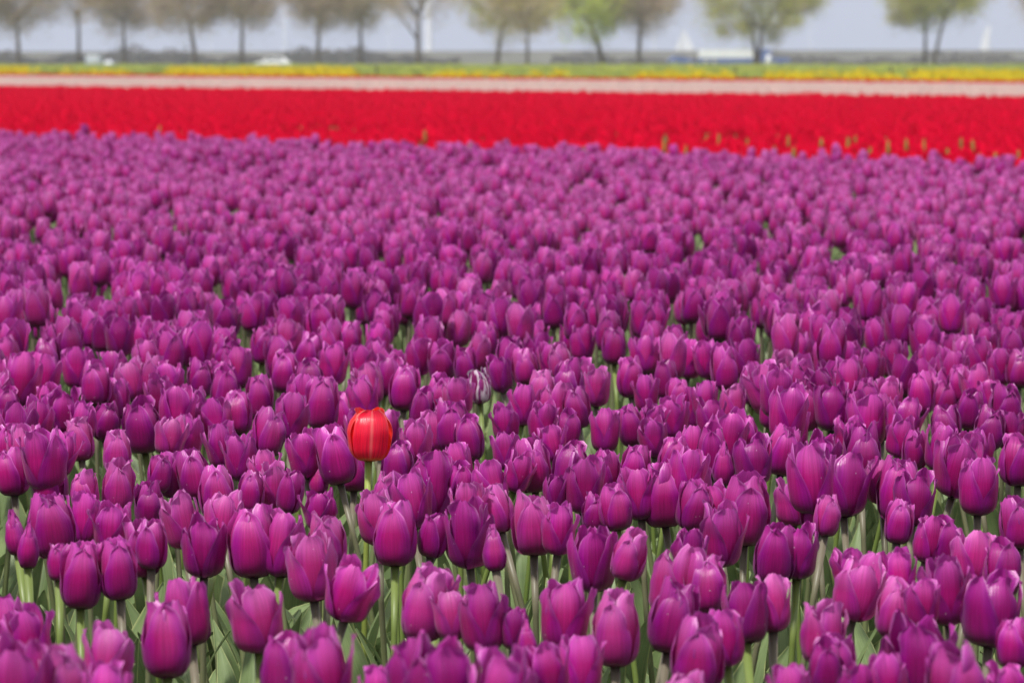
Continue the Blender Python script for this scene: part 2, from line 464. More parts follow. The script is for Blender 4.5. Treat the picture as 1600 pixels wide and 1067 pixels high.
M_SOIL = simple('soil', (0.07, 0.055, 0.035), 0.95, 0.4, 6.0, 0.1)
M_GRASS = simple('far_grass', (0.13, 0.17, 0.06), 0.9, 0.3, 0.15, 0.1)
M_DYKE = simple('dyke_grass', (0.12, 0.115, 0.095), 0.9, 0.3, 0.1, 0.1)
M_BARK = simple('bark', (0.13, 0.10, 0.07), 0.9, 0.35, 5.0, 0.1)
M_TWIG = simple('bare_twigs', (0.40, 0.30, 0.20), 0.9, 0.3, 1.5, 0.1)

# ---------------------------------------------------------------- bed geometry on the ground
# all flower beds run the same way: their edges meet in one vanishing point far to the left
bd = Vector((-5055.0, FPX)).normalized()
bn = Vector((-bd.y, bd.x)) * -1.0
if bn.y < 0: bn = -bn
def q_of(x, y): return x * bn.x + y * bn.y
def q_mid(py, z):                    # q of a bed edge seen at the image centre column at row py
    p, k = at_z(800, py, z)
    return q_of(p.x, p.y)
ZB = 0.43                            # height of the bloom carpet
Q_PURPLE = q_mid(236, ZB)
Q_RED1 = q_mid(142, ZB)
Q_PINK = q_mid(125.5, ZB)
Q_RED2 = q_mid(120.5, ZB)

# ---------------------------------------------------------------- terrain
g = MB()
xs = [-7000, -800, -200, -60, 60, 200, 800, 7000]
prof = [(-60, 0), (0, 0), (60, 0), (120, 0), (180, 0), (245, 0), (285, -0.6), (420, -0.6), (560, -1.2), (9000, -1.2)]
g.grid([[(x, y, z) for x in xs] for (y, z) in prof])
tag(g.build('ground', M_GRASS), kind='structure')
g = MB()
a0 = Vector((0, 0)) + bn * (-6) ; 
def bed_quad(q0, q1, s0, s1, z):
    pts = []
    for q, s_ in ((q0, s0), (q0, s1), (q1, s1), (q1, s0)):
        p = bn * q + bd * s_
        pts.append((p.x, p.y, z))
    return pts
g.add(bed_quad(-3, Q_RED2 + 1.0, -60, 110, 0.006), [(0, 3, 2, 1)], [(0, 0)] * 4)
tag(g.build('soil', M_SOIL, smooth=False), kind='structure')
g = MB()
g.grid([[(x, y, z + 0.12 * math.sin(x * 0.021) ) for x in np.linspace(-900, 900, 90)] for (y, z) in ((430, -0.7), (462, 1.55), (470, 1.75), (476, 1.75), (500, -0.9))])
tag(g.build('dyke', M_DYKE), kind='structure')
g = MB()
g.add([(-7000, 499, -0.5), (7000, 499, -0.5), (7000, 9000, -0.5), (-7000, 9000, -0.5)], [(0, 1, 2, 3)], [(0, 0)] * 4)
tag(g.build('lake', simple('lake_water', (0.10, 0.13, 0.17), 0.25, 0.1, 0.05, 0.5)), kind='structure')

# ---------------------------------------------------------------- tulip parts
T_R = [0, .06, .16, .30, .46, .64, .82, .93, 1]
BR = [.10, .46, .76, .94, 1.0]
BZ = [0, .022, .085, .21, .385, .585, .79, .91, 1.0]
BW = [.28, .50, .75, .95, 1.0, .86, .58, .36, .05]
BWR = [.30, .52, .76, .95, 1.0, .97, .86, .70, .32]
BWP = [.28, .54, .82, 1.0, .94, .73, .46, .29, .07]      # rounder tip

def petal(phi, H, Rm, W, tip, shoulder, ruffle, rng, nu=9, nv=11, curl=0.0, bend=0.0, rnd_tip=False, vgap=False, cup=.80, frill=.0):
    tt = np.linspace(0, 1, nv)
    tt = tt ** 0.9
    Rr = hermite(T_R, BR + [shoulder, (shoulder + tip) * .5 + .03, tip + .02, tip + curl], tt) * Rm
    Zz = hermite(T_R, BZ, tt) * H
    Ww = np.clip(hermite(T_R, BWR if rnd_tip else (BWP if vgap else BW), tt), .03, 2) * W
    ph1, ph2 = rng.uniform(0, 6.28), rng.uniform(0, 6.28)
    k1 = rng.uniform(7, 12)
    rows = []
    for i, t in enumerate(tt):
        row = []
        Rc = cup * Rr[i] + .06 * Rm
        for j in range(nu):
            u = -1 + 2 * j / (nu - 1)
            a = u * Ww[i] / max(Rc, 1e-4)
            a = max(-1.5, min(1.5, a))
            # edges: outward flare + ruffle near the upper half
            up = max(0, t - .25) / .75
            e = (.10 * u * u * up + ruffle * (abs(u) ** 2.5) * up * math.sin(k1 * t + ph1 + (1.7 if u > 0 else 0)) + ruffle * .6 * up * up * math.sin(5 * u + ph2)) * Rm
            e += frill * Rm * max(0, abs(u) - .55) / .45 * math.sin(23 * t + ph2 + 2 * u) * (up + .2)
            e += .035 * Rm * math.sin(3.3 * u + ph1) * math.sin(5 * t + ph2)
            e += -.045 * Rm * math.exp(-(u / .14) ** 2) * math.sin(math.pi * min(1, t * 1.05))
            rr = Rc + e
            x = (Rr[i] - Rc) + rr * math.cos(a)
            y = rr * math.sin(a) + bend * up * up * Rm
            z = Zz[i] + (-.05 * H * (u * u) * (1 - up) * .5) + .03 * H * up * abs(u) ** 3 * math.sin(ph2 + 3 * u) + .012 * H * up ** 3 * math.sin(9 * u + ph1) * (frill > 0)
            c, s_ = math.cos(phi), math.sin(phi)
            row.append((x * c - y * s_, x * s_ + y * c, z))
        rows.append(row)
    return rows

def flower_rows(kind, rng, nu=9, nv=11):
    """six petals; the first outer petal points to -Y (the camera) for closed blooms, a gap does for parted ones"""
    res = []
    H = 0.0625
    U = rng.uniform
    Rm = {'closed': .0212, 'parted': .0222, 'open': .0246, 'bud': .0160, 'goblet': .0248}[kind] * U(.94, 1.06)
    a0 = -math.pi / 2 + (0 if kind in ('closed', 'bud', 'goblet') else math.pi / 3)
    a0 += U(-.25, .25)
    for k in range(3):          # inner
        if kind == 'closed': tip, sh, ru = U(.54, .84), U(.93, 1.0), .16
        elif kind == 'bud': tip, sh, ru = .2, .80, .04
        elif kind == 'parted': tip, sh, ru = U(.64, .95), U(.95, 1.02), .16
        elif kind == 'goblet': tip, sh, ru = U(.50, .58), .97, .04
        else: tip, sh, ru = U(.72, .98), U(.96, 1.04), .16
        res.append(('inner', petal(a0 + math.pi / 3 + k * 2 * math.pi / 3 + U(-.14, .14), H * (U(.97, 1.09) if kind != 'goblet' else .93), Rm * .86, .0205 * U(.88, 1.05), tip, sh,
                   ru, rng, nu, nv, curl=(U(-.2, .06) if kind != 'goblet' else -.12), bend=U(-.12, .12), rnd_tip=True, cup=U(.76, .92), frill=.05 if kind != 'goblet' else 0)))
    for k in range(3):          # outer
        if kind == 'closed': tip, sh, ru = U(.58, .86), U(.96, 1.02), .07
        elif kind == 'bud': tip, sh, ru = U(.15, .25), .82, .03
        elif kind == 'parted': tip, sh, ru = U(.86, 1.14), U(.99, 1.06), .08
        elif kind == 'goblet': tip, sh, ru = U(.60, .66), 1.02, .02
        else: tip, sh, ru = U(1.0, 1.32), U(1.02, 1.12), .10
        Wd = {'closed': .0208, 'parted': .0212, 'open': .0216, 'bud': .0175, 'goblet': .0250}[kind] * U(.93, 1.06)
        res.append(('outer', petal(a0 + k * 2 * math.pi / 3 + U(-.12, .12), H * (U(.86, .99) if kind != 'goblet' else U(.96, .99)), Rm * U(.98, 1.05), Wd,
                   tip, sh, ru, rng, nu, nv, curl=U(-.07, .07), bend=U(-.16, .16), rnd_tip=(kind == 'goblet'), vgap=(kind in ('parted', 'open')), cup=U(.74, .90), frill=.03 if kind != 'goblet' else 0)))
    return res

KINDS = ['closed', 'parted', 'open', 'bud', 'goblet']
FLOWERS = {}
def flower_meshes(kind, n, mat, seed):
    outl = []
    for v in range(n):
        rng = random.Random(seed * 100 + v)
        pets = []
        for nm, rows in flower_rows(kind, rng, 11, 15):
            mb = MB(); mb.grid(rows)
            pets.append(mb.mesh('petal', [mat]))
        outl.append(pets)
    return outl
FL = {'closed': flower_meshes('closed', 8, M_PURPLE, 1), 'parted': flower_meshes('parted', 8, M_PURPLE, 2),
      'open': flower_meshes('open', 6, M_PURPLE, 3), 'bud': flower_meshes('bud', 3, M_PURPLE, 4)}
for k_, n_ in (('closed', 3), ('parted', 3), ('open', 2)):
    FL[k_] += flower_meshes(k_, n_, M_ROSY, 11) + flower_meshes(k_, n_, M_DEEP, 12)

def stem_mb(rng, n=7, k=8):
    mb = MB()
    b1, b2 = rng.uniform(-.012, .012), rng.uniform(-.012, .012)
    pts = [(b1 * math.sin(math.pi * i / (n - 1)), b2 * math.sin(math.pi * i / (n - 1)), i / (n - 1)) for i in range(n)]
    rad = [.0035 - .0006 * (i / (n - 1)) for i in range(n)]
    rad[-1] = .0042
    mb.tube(pts, rad, k)
    return mb
STEMS = [stem_mb(random.Random(50 + i)).mesh('stem', [M_STEM]) for i in range(6)]

def leaf_rows(rng, L=.30, W=.024, nu=5, nv=10):
    az_curve = rng.uniform(.2, 1.0)
    rows = []
    x = z = 0.0; ang = rng.uniform(.04, .16)
    tw = rng.uniform(-.9, .9)
    fold = rng.uniform(.25, .6)
    y0 = rng.uniform(-.02, .02)
    for i in range(nv):
        t = i / (nv - 1)
        w_ = W * max(.03, hermite([0, .1, .35, .6, .85, 1], [.45, .62, 1, .88, .42, .02], t))
        row = []
        for j in range(nu):
            u = -1 + 2 * j / (nu - 1)
            yy = u * w_ * math.cos(fold * (1 - .4 * t)); xx = -abs(u) * w_ * math.sin(fold * (1 - .4 * t)) * -1
            wave = .0025 * math.sin(9 * t + 3 * u + y0 * 80) * abs(u)
            ct, st = math.cos(tw * t), math.sin(tw * t)
            lx = (xx + wave) * ct - yy * st; ly = (xx + wave) * st + yy * ct
            # local frame: x outward normal, tangent along (sin ang, cos ang)
            row.append((.008 + x + lx * math.cos(ang), ly + y0 * t * t * 2, z - lx * math.sin(ang)))
        rows.append(row)
        ds = L / (nv - 1)
        x += ds * math.sin(ang); z += ds * math.cos(ang)
        ang += az_curve * ds / L * (1.0 + 1.2 * t)
    return rows
LEAVES = []
for i in range(10):
    mb = MB(); mb.grid(leaf_rows(random.Random(80 + i), L=.255 + .03 * (i % 3), W=.025 + .0045 * (i % 4)))
    LEAVES.append(mb.mesh('leaf', [M_LEAF]))

HF = 0.0625
GREEN_STEM = stem_mb(random.Random(61)).mesh('stem', [simple('yellow_green_stem', (0.24, 0.30, 0.06), .5, .15, 20, .4)])
def make_tulip(name, pos, k_px_height, kind, mats_fl, label, cat, group=None, rot=0.0, lean=(0, 0), zc=None, rng=rnd, nleaf=3):
    """pos = bloom centre; k_px_height = real bloom height"""
    s_ = k_px_height / (HF * 1.02)
    tilt = Euler((lean[0], lean[1], 0))
    tm = tilt.to_matrix()
    upv = tm @ Vector((0, 0, 1))
    base = Vector(pos) - upv * (k_px_height * .5)         # flower base
    L_ = base.z / upv.z
    root_p = base - upv * L_
    root = empty(name, (root_p.x, root_p.y, 0))
    tag(root, label, cat, group)
    st = link('stem', rng.choice(STEMS) if name != 'red_tulip' else GREEN_STEM, root)
    st.rotation_euler = tilt; st.scale = (1, 1, L_ + .002)
    pets = mats_fl
    Rz = Matrix.Rotation(rot, 3, 'Z')
    fm = (tm @ Rz).to_euler()
    wx = rng.uniform(.94, 1.06)
    for pm in pets:
        o = link('petal', pm, root)
        o.location = upv * L_
        o.rotation_euler = fm
        o.scale = (s_ * wx, s_ * wx, s_)
    a = rng.uniform(0, 6.28)
    for i in range(nleaf):
        lf = link('leaf', rng.choice(LEAVES), root)
        lf.rotation_euler = (0, 0, a + i * 2.1 + rng.uniform(-.5, .5))
        lf.location = (0, 0, .002 + .01 * i)
        q = rng.uniform(.80, 1.04)
        lf.scale = (q, q, q)
    return root

# ---------------------------------------------------------------- the catalogue of near tulips (column, top row, bottom row, kind)
# c closed, v parted, o open, b bud
CAT = """
42 948 1046 o|28 1000 1130 v|98 1006 1110 c|170 977 1084 v|262 938 1060 c|292 904 1010 v|128 846 952 c|184 840 938 c|222 812 903 c|
80 769 872 c|133 770 852 v|178 784 862 o|24 797 868 b|44 815 889 b|93 848 908 c|78 704 790 c|185 717 801 c|233 751 822 c|183 672 742 c|
18 660 738 c|44 664 746 v|96 675 746 v|124 652 721 c|222 623 709 c|266 650 712 o|268 706 778 v|302 702 781 c|282 769 858 v|320 806 903 v|238 812 890 c|
338 730 810 c|347 660 732 v|376 676 752 v|420 636 713 c|393 735 802 c|428 722 795 v|455 733 803 c|413 705 765 o|475 674 748 v|524 664 758 c|
553 690 768 c|498 717 775 b|500 765 830 o|395 790 903 c|348 768 850 v|442 798 902 v|512 802 890 c|487 833 940 v|550 875 972 o|588 766 852 v|618 780 885 c|
610 738 812 v|674 705 812 v|642 735 828 v|715 693 765 v|719 722 792 c|733 649 722 c|706 623 705 c|766 718 795 v|791 674 735 v|733 751 822 o|776 757 833 c|733 778 888 v|
772 818 893 b|678 800 872 c|832 685 770 c|893 690 775 c|912 711 803 v|834 770 868 c|873 786 868 v|926 820 925 v|947 702 772 c|960 756 830 c|984 826 908 c|
665 888 1002 c|684 884 955 o|706 920 1000 v|754 912 1020 v|804 948 1015 v|824 968 1030 b|882 907 1018 v|962 923 1042 c|905 990 1092 v|852 1003 1088 o|
690 992 1120 v|788 1016 1125 o|645 1000 1090 v|170 1035 1120 v|
1062 856 968 o|1102 862 960 c|1053 905 1022 c|1078 826 900 o|1092 965 1082 c|1130 952 1042 v|1165 905 1005 v|1206 898 988 v|1066 1050 1140 v|
1286 938 1038 v|1235 1036 1130 v|1212 815 914 c|1246 818 905 v|1126 786 886 v|1165 740 853 c|1036 723 824 c|1085 750 830 c|1113 752 830 o|1052 680 747 c|1112 664 748 c|
1080 666 735 v|1176 680 760 v|1226 664 744 c|1284 675 750 v|1238 750 822 v|1276 752 834 c|998 730 813 v|993 694 765 c|
1318 704 808 o|1346 660 758 c|1292 772 838 c|1378 718 788 v|1405 714 816 c|1428 735 822 v|1430 671 735 c|1472 662 738 v|1409 650 716 v|1522 671 749 v|1592 674 760 c|
1476 808 885 c|1452 806 880 v|1590 778 858 c|1340 870 970 v|1326 855 930 o|1302 985 1092 c|1400 903 998 c|1402 860 935 o|1440 905 985 v|1478 868 978 v|
1520 828 912 o|1566 842 934 c|1548 893 1011 v|1584 965 1044 c|1432 960 1092 o|1492 1003 1115 c|1386 1020 1110 v|1572 1035 1120 v|1340 1035 1120 o|
10 525 585 v|34 548 640 v|74 527 590 c|122 540 608 v|150 565 634 c|204 562 626 v|178 546 610 v|230 530 592 v|266 564 629 v|76 598 674 c|130 628 690 v|166 627 690 c|
10 604 668 c|300 602 676 v|110 500 556 v|312 560 622 c|355 525 589 c|372 544 608 v|410 510 569 c|445 548 614 c|405 585 657 c|484 520 583 c|520 535 603 v|575 568 635 v|
604 556 618 o|632 570 642 c|504 588 672 c|470 585 655 v|536 612 680 c|456 615 692 v|336 620 692 v|566 590 660 v|655 525 588 v|690 530 600 c|727 540 600 c|781 555 614 v|
820 544 602 c|860 535 590 v|875 536 596 c|688 585 656 c|716 588 650 v|660 606 670 c|846 578 642 c|818 600 665 v|790 630 690 v|848 624 692 v|901 604 670 c|932 572 636 v|
946 640 708 v|862 664 722 o|650 655 722 v|985 555 622 c|1006 524 586 v|1060 590 649 c|1040 560 625 c|1078 530 592 v|1105 530 592 v|1132 540 594 c|1102 596 655 v|1176 565 633 c|
1222 548 614 v|1256 590 674 c|1206 610 670 v|984 632 698 c|1018 628 690 v|1110 622 685 v|1166 650 710 c|1300 598 674 v|1352 590 656 c|1386 590 655 v|1414 622 690 o|1362 545 602 v|
1440 580 648 c|1396 530 592 v|1452 535 590 v|1490 545 612 v|1516 606 672 c|1570 598 670 c|1560 545 604 v|1592 545 606 c|1478 630 702 c|1326 650 712 o|1546 635 704 c|
450 500 560 v|545 500 560 c|590 505 565 v|760 500 558 c|910 505 565 v|960 510 570 c|1160 505 562 v|1250 520 582 v|1290 535 598 c|1325 530 592 v|1540 510 566 v|
20 700 775 c|132 735 800 c|1010 585 645 v|1145 600 660 v|248 585 650 v|370 610 680 c|250 710 770 c|1500 570 630 c|1240 640 705 v|888 640 702 c|
60 620 690 v|600 640 712 c|622 690 760 c|680 640 705 v|1405 780 850 c|868 740 800 v|930 770 830 c|560 640 700 v|1545 590 650 v|1580 640 705 v|1330 610 670 c|
500 985 1100 v|440 990 1100 c|590 1040 1130 v|400 910 1020 v|1290 1000 1090 c|1020 650 715 v|340 560 620 v|1130 690 760 b|810 705 770 v|
"""
entries = []
for t_ in CAT.replace('\n', '').split('|'):
    p_ = t_.split()
    if len(p_) == 4: entries.append((float(p_[0]), float(p_[1]), float(p_[2]), p_[3]))
KN = {'c': 'closed', 'v': 'parted', 'o': 'open', 'b': 'bud'}
ADJ = {'closed': 'closed egg-shaped', 'parted': 'half-open, parted-petal', 'open': 'wide open', 'bud': 'slim narrow'}

ZC = 0.42
things = []           # (px, py, pos, height, kind)
for (cx, y0, y1, k) in entries:
    yc = (y0 + y1) / 2
    z = ZC + rnd.uniform(-.006, .006)
    if (cx, y0) in ((553, 690), (498, 717), (536, 612), (560, 640), (600, 640)): z = .392
    big = (cx, y0) in ((28, 1000), (690, 992), (788, 1016), (170, 1035), (645, 1000), (1492, 1003), (98, 1006), (500, 985))
    if big: y1 += 22; yc += 11; z = .455
    p, dep = at_z(cx, yc, z)
    h = (y1 - y0) / FPX * dep * .97
    h = min(h, .078)
    things.append((cx, yc, p, h, KN[k]))

# ---------------------------------------------------------------- random positions of the rest of the purple bed
SP = 0.100
rest = []
for iy in range(int(20.5 / SP)):
    for ix in range(-50, 51):
        x = (ix + .5 * (iy % 2)) * SP + nr.uniform(-.045, .045)
        y = 1.95 + iy * SP * .9 + nr.uniform(-.045, .045)
        if q_of(x, y) > Q_PURPLE + nr.uniform(-.12, .10): continue
        if abs(x) > .18 * y + .75: continue
        z = ZC + nr.normal(0, .016)
        # project
        dv = Vector((x, y, z - CAMZ))
        depth = dv.y * math.cos(PITCH) - dv.z * math.sin(PITCH)
        up = dv.y * math.sin(PITCH) + dv.z * math.cos(PITCH)
        px = CX + FPX * dv.x / depth; py = CY - FPX * up / depth
        if -25 < px < 1625 and py > 548:
            if py > 790 or (abs(px - 590) < 85 and py > 655) or (abs(px - 748) < 30 and 575 < py < 680): continue
            if any(abs(px - e[0]) < 19 and abs(py - (e[1] + e[2]) / 2) < (e[2] - e[1]) * .34 for e in entries): continue
            if nr.uniform() < (py - 600) / 220: continue
        if py <= 548 and py > 520 and any(abs(px - e[0]) < 22 and abs(py - (e[1] + e[2]) / 2) < 18 for e in entries): continue
        rest.append((px, py, Vector((x, y, z)), nr.uniform(.054, .071), depth))
inside = [r for r in rest if -20 < r[0] < 1620]
inside.sort(key=lambda r: r[4])
n_more = 298 - len(things)
extra = inside[:max(0, n_more)]
ids = set(id(r) for r in extra)
others = [r for r in rest if id(r) not in ids]
for r in extra:
    k = rnd.choices(['closed', 'parted', 'open', 'bud'], [4, 4, 1.2, .4])[0]
    things.append((r[0], r[1], r[2], r[3], k))
print('individual purple tulips', len(things), 'others', len(others))

RED_PX = (577, 677)
ONES = 'zero one two three four five six seven eight nine ten eleven twelve thirteen fourteen fifteen sixteen seventeen eighteen nineteen'.split()
TENS = '0 0 twenty thirty forty fifty sixty seventy eighty ninety'.split()
def words(n):
    n = int(max(0, min(99, n)))
    return ONES[n] if n < 20 else TENS[n // 10] + ('-' + ONES[n % 10] if n % 10 else '')
def lean_word(l):
    return 'right-leaning ' if l > .07 else ('left-leaning ' if l < -.07 else 'upright ')
def place_words(px, py, kind, l):
    a = ADJ[kind]
    return '%s%s purple tulip, %s percent across and %s percent down the picture' % (lean_word(l), a, words(px / 16), words(py / 10.67))
SPECIAL = {(524, 664): 'closed egg-shaped purple tulip touching the left side of the red tulip',
           (618, 780): 'closed purple tulip directly below and right of the red tulip and its stem',
           (733, 649): 'dusky closed purple tulip just below the white-streaked tulip',
           (550, 875): 'broad open purple tulip with bare stem below, right of centre-left foreground gap',
           (80, 769): 'closed purple tulip on a long bare stem near the left edge',
           (262, 938): 'large slightly blurred closed purple tulip near the bottom left corner'}
used = {}
for (px, py, p, h, kind) in things:
    lean = (rnd.gauss(-.0, .085), rnd.gauss(0, .11))
    lab = place_words(px, py, kind, lean[1])
    for (sx, sy), sl in SPECIAL.items():
        if abs(px - sx) < .6 and any(abs(e[0] - sx) < .6 and e[1] == sy and abs((e[1] + e[2]) / 2 - py) < .6 for e in entries): lab = sl
    if lab in used: lab = lab.replace('purple tulip', 'purple tulip behind another').replace(' down the picture', ' down')
    used[lab] = 1
    rot = rnd.choice([0, 2 * math.pi / 3, 4 * math.pi / 3]) + rnd.uniform(-.35, .35)
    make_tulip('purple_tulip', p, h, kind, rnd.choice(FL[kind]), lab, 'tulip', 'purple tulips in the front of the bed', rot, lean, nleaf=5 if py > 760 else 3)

# the one red tulip, taller than its neighbours
red_fl = flower_meshes('goblet', 1, M_RED1, 6)[0]
p, dep = at_z(577, 676.5, .475)
red = make_tulip('red_tulip', p, 84 / FPX * dep * 1.02, 'goblet', red_fl, 'single bright red tulip standing taller among the purple ones', 'tulip', None, .2, (0.0, 0.03))
# the white-streaked one
stf = flower_meshes('closed', 1, M_STREAK, 9)[0]
p, dep = at_z(748, 604, .425)
make_tulip('streaked_tulip', p, 53 / FPX * dep, 'closed', stf, 'small crumpled purple tulip streaked with white, behind the red one', 'tulip', None, .9, (0.05, -0.1))

# ---------------------------------------------------------------- joined crowd of the other purple tulips
def low_tulip(kind, rng, nu, nv, stem=True, nleaf=2, leafseg=4, zb=.388):
    mb = MB(); tone = rng.choice([0, 0, 0, 0, 3, 4] if nu > 4 else [0, 3, 3])
    for nm, rows in flower_rows(kind, rng, nu, nv):
        mb.grid([[(x, y, z + zb) for (x, y, z) in r_] for r_ in rows], tone)
    if stem:
        mb.tube([(0, 0, .0), (.004, 0, zb * .6), (0, 0, zb)], .004, 4, 1, cap=False)
    for i in range(nleaf):
        a = i * math.pi * 2 / max(1, nleaf) + rng.uniform(-.5, .5)
        rows = leaf_rows(rng, L=.30, W=.024, nu=3, nv=leafseg)
        c, s_ = math.cos(a), math.sin(a)
        mb.grid([[(x * c - y * s_, x * s_ + y * c, z) for (x, y, z) in r_] for r_ in rows], 2)
    return mb.arrays()

tm_mid = [low_tulip(random.Random(300 + i).choices(['closed', 'parted', 'open'], [4, 4, 1.5])[0], random.Random(310 + i), 5, 8, True, 2, 5) for i in range(14)]
tm_far = [low_tulip(random.Random(330 + i).choices(['closed', 'parted', 'open'], [4, 4, 1.5])[0], random.Random(340 + i), 4, 5, False, 1, 3) for i in range(12)]
inst = []
nm = len(tm_mid)
for (px, py, p, h, dep) in others:
    s_ = h / .0637
    t_ = nr.randint(nm) if dep < 7.0 else nm + nr.randint(len(tm_far))
    zs = p.z / .42
    inst.append((t_, p.x, p.y, 0, nr.uniform(0, 6.28), s_ * .5 + .5 * zs, zs, nr.normal(0, .05), nr.normal(0, .05)))
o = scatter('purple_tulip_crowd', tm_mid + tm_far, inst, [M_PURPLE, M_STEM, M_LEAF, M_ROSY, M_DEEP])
tag(o, 'dense crowd of small purple tulips filling the bed behind the front ones', 'tulips', kind='stuff')

# ---------------------------------------------------------------- red and pale pink beds
def simple_bloom(rng, nseg, leaf=1, zb=.37, H=.064, Rm=.0275, pts=3, lm=1):
    """three broad petals around a cup for the far beds"""
    mb = MB()
    for k in range(3):
        rows = petal(k * 2.094 + rng.uniform(-.2, .2), H, Rm, .027, rng.uniform(.5, .9), .95, .06, rng, 3, nseg)
        mb.grid([[(x, y, z + zb) for (x, y, z) in r_] for r_ in rows], 0)
    for i in range(leaf):
        a = rng.uniform(0, 6.28); c, s_ = math.cos(a), math.sin(a)
        rows = leaf_rows(rng, L=.30, W=.028, nu=2, nv=3)
        mb.grid([[(x * c - y * s_, x * s_ + y * c, z) for (x, y, z) in r_] for r_ in rows], lm)
    return mb.arrays()
red_t = [simple_bloom(random.Random(400 + i), 4, 1) for i in range(10)]
far_t = [simple_bloom(random.Random(420 + i), 3, 0) for i in range(8)]
pink_t = [simple_bloom(random.Random(440 + i), 3, 0, Rm=.036, H=.06) for i in range(8)]

def bed(q0, q1, sp, margin=1.2, gap=None):
    pts = []
    # walk a grid in bed coordinates (q across, s along)
    s_lo, s_hi = -30, 95
    nq = int((q1 - q0) / sp)
    Q = q0 + (np.arange(nq) + .5) * sp
    Sg = np.arange(s_lo, s_hi, sp)
    QQ, SS = np.meshgrid(Q, Sg, indexing='ij')
    QQ = QQ + nr.uniform(-.4, .4, QQ.shape) * sp; SS = SS + nr.uniform(-.45, .45, SS.shape) * sp
    X = bn.x * QQ + bd.x * SS; Y = bn.y * QQ + bd.y * SS
    ok = (np.abs(X) < .183 * Y + margin) & (Y > 2)
    if gap:      # thin places along one track, where fewer bulbs came up
        nn = np.sin(SS * 1.9 + 1) + np.sin(SS * 4.3 + .5) * .7 + np.sin(SS * 9.1) * .5
        ok &= ~((QQ > gap[0]) & (QQ < gap[1]) & (nn > .55) & (nr.uniform(0, 1, QQ.shape) < .93))
    return np.stack([X[ok], Y[ok]], -1)

def fill(name, tmpl, P, mats, zsd=.015, zmean=1.0, hs=.06):
    n = len(P)
    I = np.zeros((n, 9))
    I[:, 0] = nr.randint(0, len(tmpl), n)
    I[:, 1:3] = P
    I[:, 4] = nr.uniform(0, 6.28, n)
    I[:, 5] = nr.uniform(.95, 1.15, n)
    I[:, 6] = zmean * (1 + nr.normal(0, zsd / .42, n))
    I[:, 7:9] = nr.normal(0, hs, (n, 2))
    return scatter(name, tmpl, I, mats)

P = bed(Q_PURPLE + .25, Q_RED1, .125, gap=(13.1, 14.1))
o = fill('red_tulip_bed', red_t, P, [M_REDF, M_LEAF], .012)
print('red', len(P))
tag(o, 'wide bed of deep red tulips behind the purple bed', 'tulips', kind='stuff')
P = bed(Q_RED1 + .1, Q_PINK, .115)
o = fill('pink_tulip_bed', pink_t, P, [M_PINKF, M_LEAF], .01, 1.02)
print('pink', len(P))
tag(o, 'narrow stripe of pale pink tulips between two red beds', 'tulips', kind='stuff')
P = bed(Q_PINK + .1, Q_RED2, .18)
o = fill('far_red_tulip_bed', far_t, P, [M_REDF, M_LEAF], .01, 1.0)
tag(o, 'thin far stripe of red tulips in front of the yellow flowers', 'tulips', kind='stuff')

# spent yellow-green tulip heads poking out of the near edge of the red bed
M_POD = simple('spent_head', (0.22, 0.15, 0.03), .6, .3, 30, .3)
def pod_meshes(i):
    rng = random.Random(700 + i)
    st = MB(); st.tube([(0, 0, 0), (.004, .002, .2), (0, 0, .40)], [.004, .004, .0035], 6)
    hd = MB()
    n = 8
    hd.tube([(0, 0, .395), (0, 0, .402), (.001, 0, .415), (.002, 0, .432), (.002, .001, .45), (.001, .001, .462), (0, 0, .467)], [.004, .009, .0125, .0125, .0105, .008, .003], n)
    cl = MB()
    for k in range(3):
        a = k * 2.1; hd.tube([(0, 0, .462), (.008 * math.cos(a), .008 * math.sin(a), .469), (.012 * math.cos(a), .012 * math.sin(a), .466)], [.003, .003, .001], 4)
    lf = MB(); lf.grid(leaf_rows(rng, L=.42, W=.03, nu=3, nv=6))
    return st.mesh('stem', [M_STEM]), hd.mesh('seed_head', [M_POD]), lf.mesh('leaf', [M_LEAF])
PM = [pod_meshes(i) for i in range(2)]
pods = [(1038, 222), (1072, 232), (1104, 216), (1123, 214), (1168, 221), (1232, 217), (1283, 221), (1325, 219), (1337, 217), (1388, 225), (1416, 222), (1444, 223),
        (1480, 238), (1502, 221), (1520, 224), (1556, 244), (1592, 240), (1210, 234), (1240, 236), (1360, 236), (735, 229), (664, 208), (250, 200), (913, 234)]
for i, (px, py) in enumerate(pods):
    p, dep = at_z(px, py, .455)
    r_ = empty('spent_tulip', (p.x, p.y, 0), rnd.uniform(0, 6))
    st, hd, lf = PM[i % 2]
    k = rnd.uniform(1.0, 1.35)
    for nm_, me in (('stem', st), ('seed_head', hd), ('leaf', lf)):
        o = link(nm_, me, r_); o.scale = (k * .62, k * .62, 1)
    tag(r_, 'yellow-green spent tulip head at the red bed edge, %s percent across the picture' % words(px / 16 + .5), 'spent tulip', 'spent heads along the near edge of the red bed')

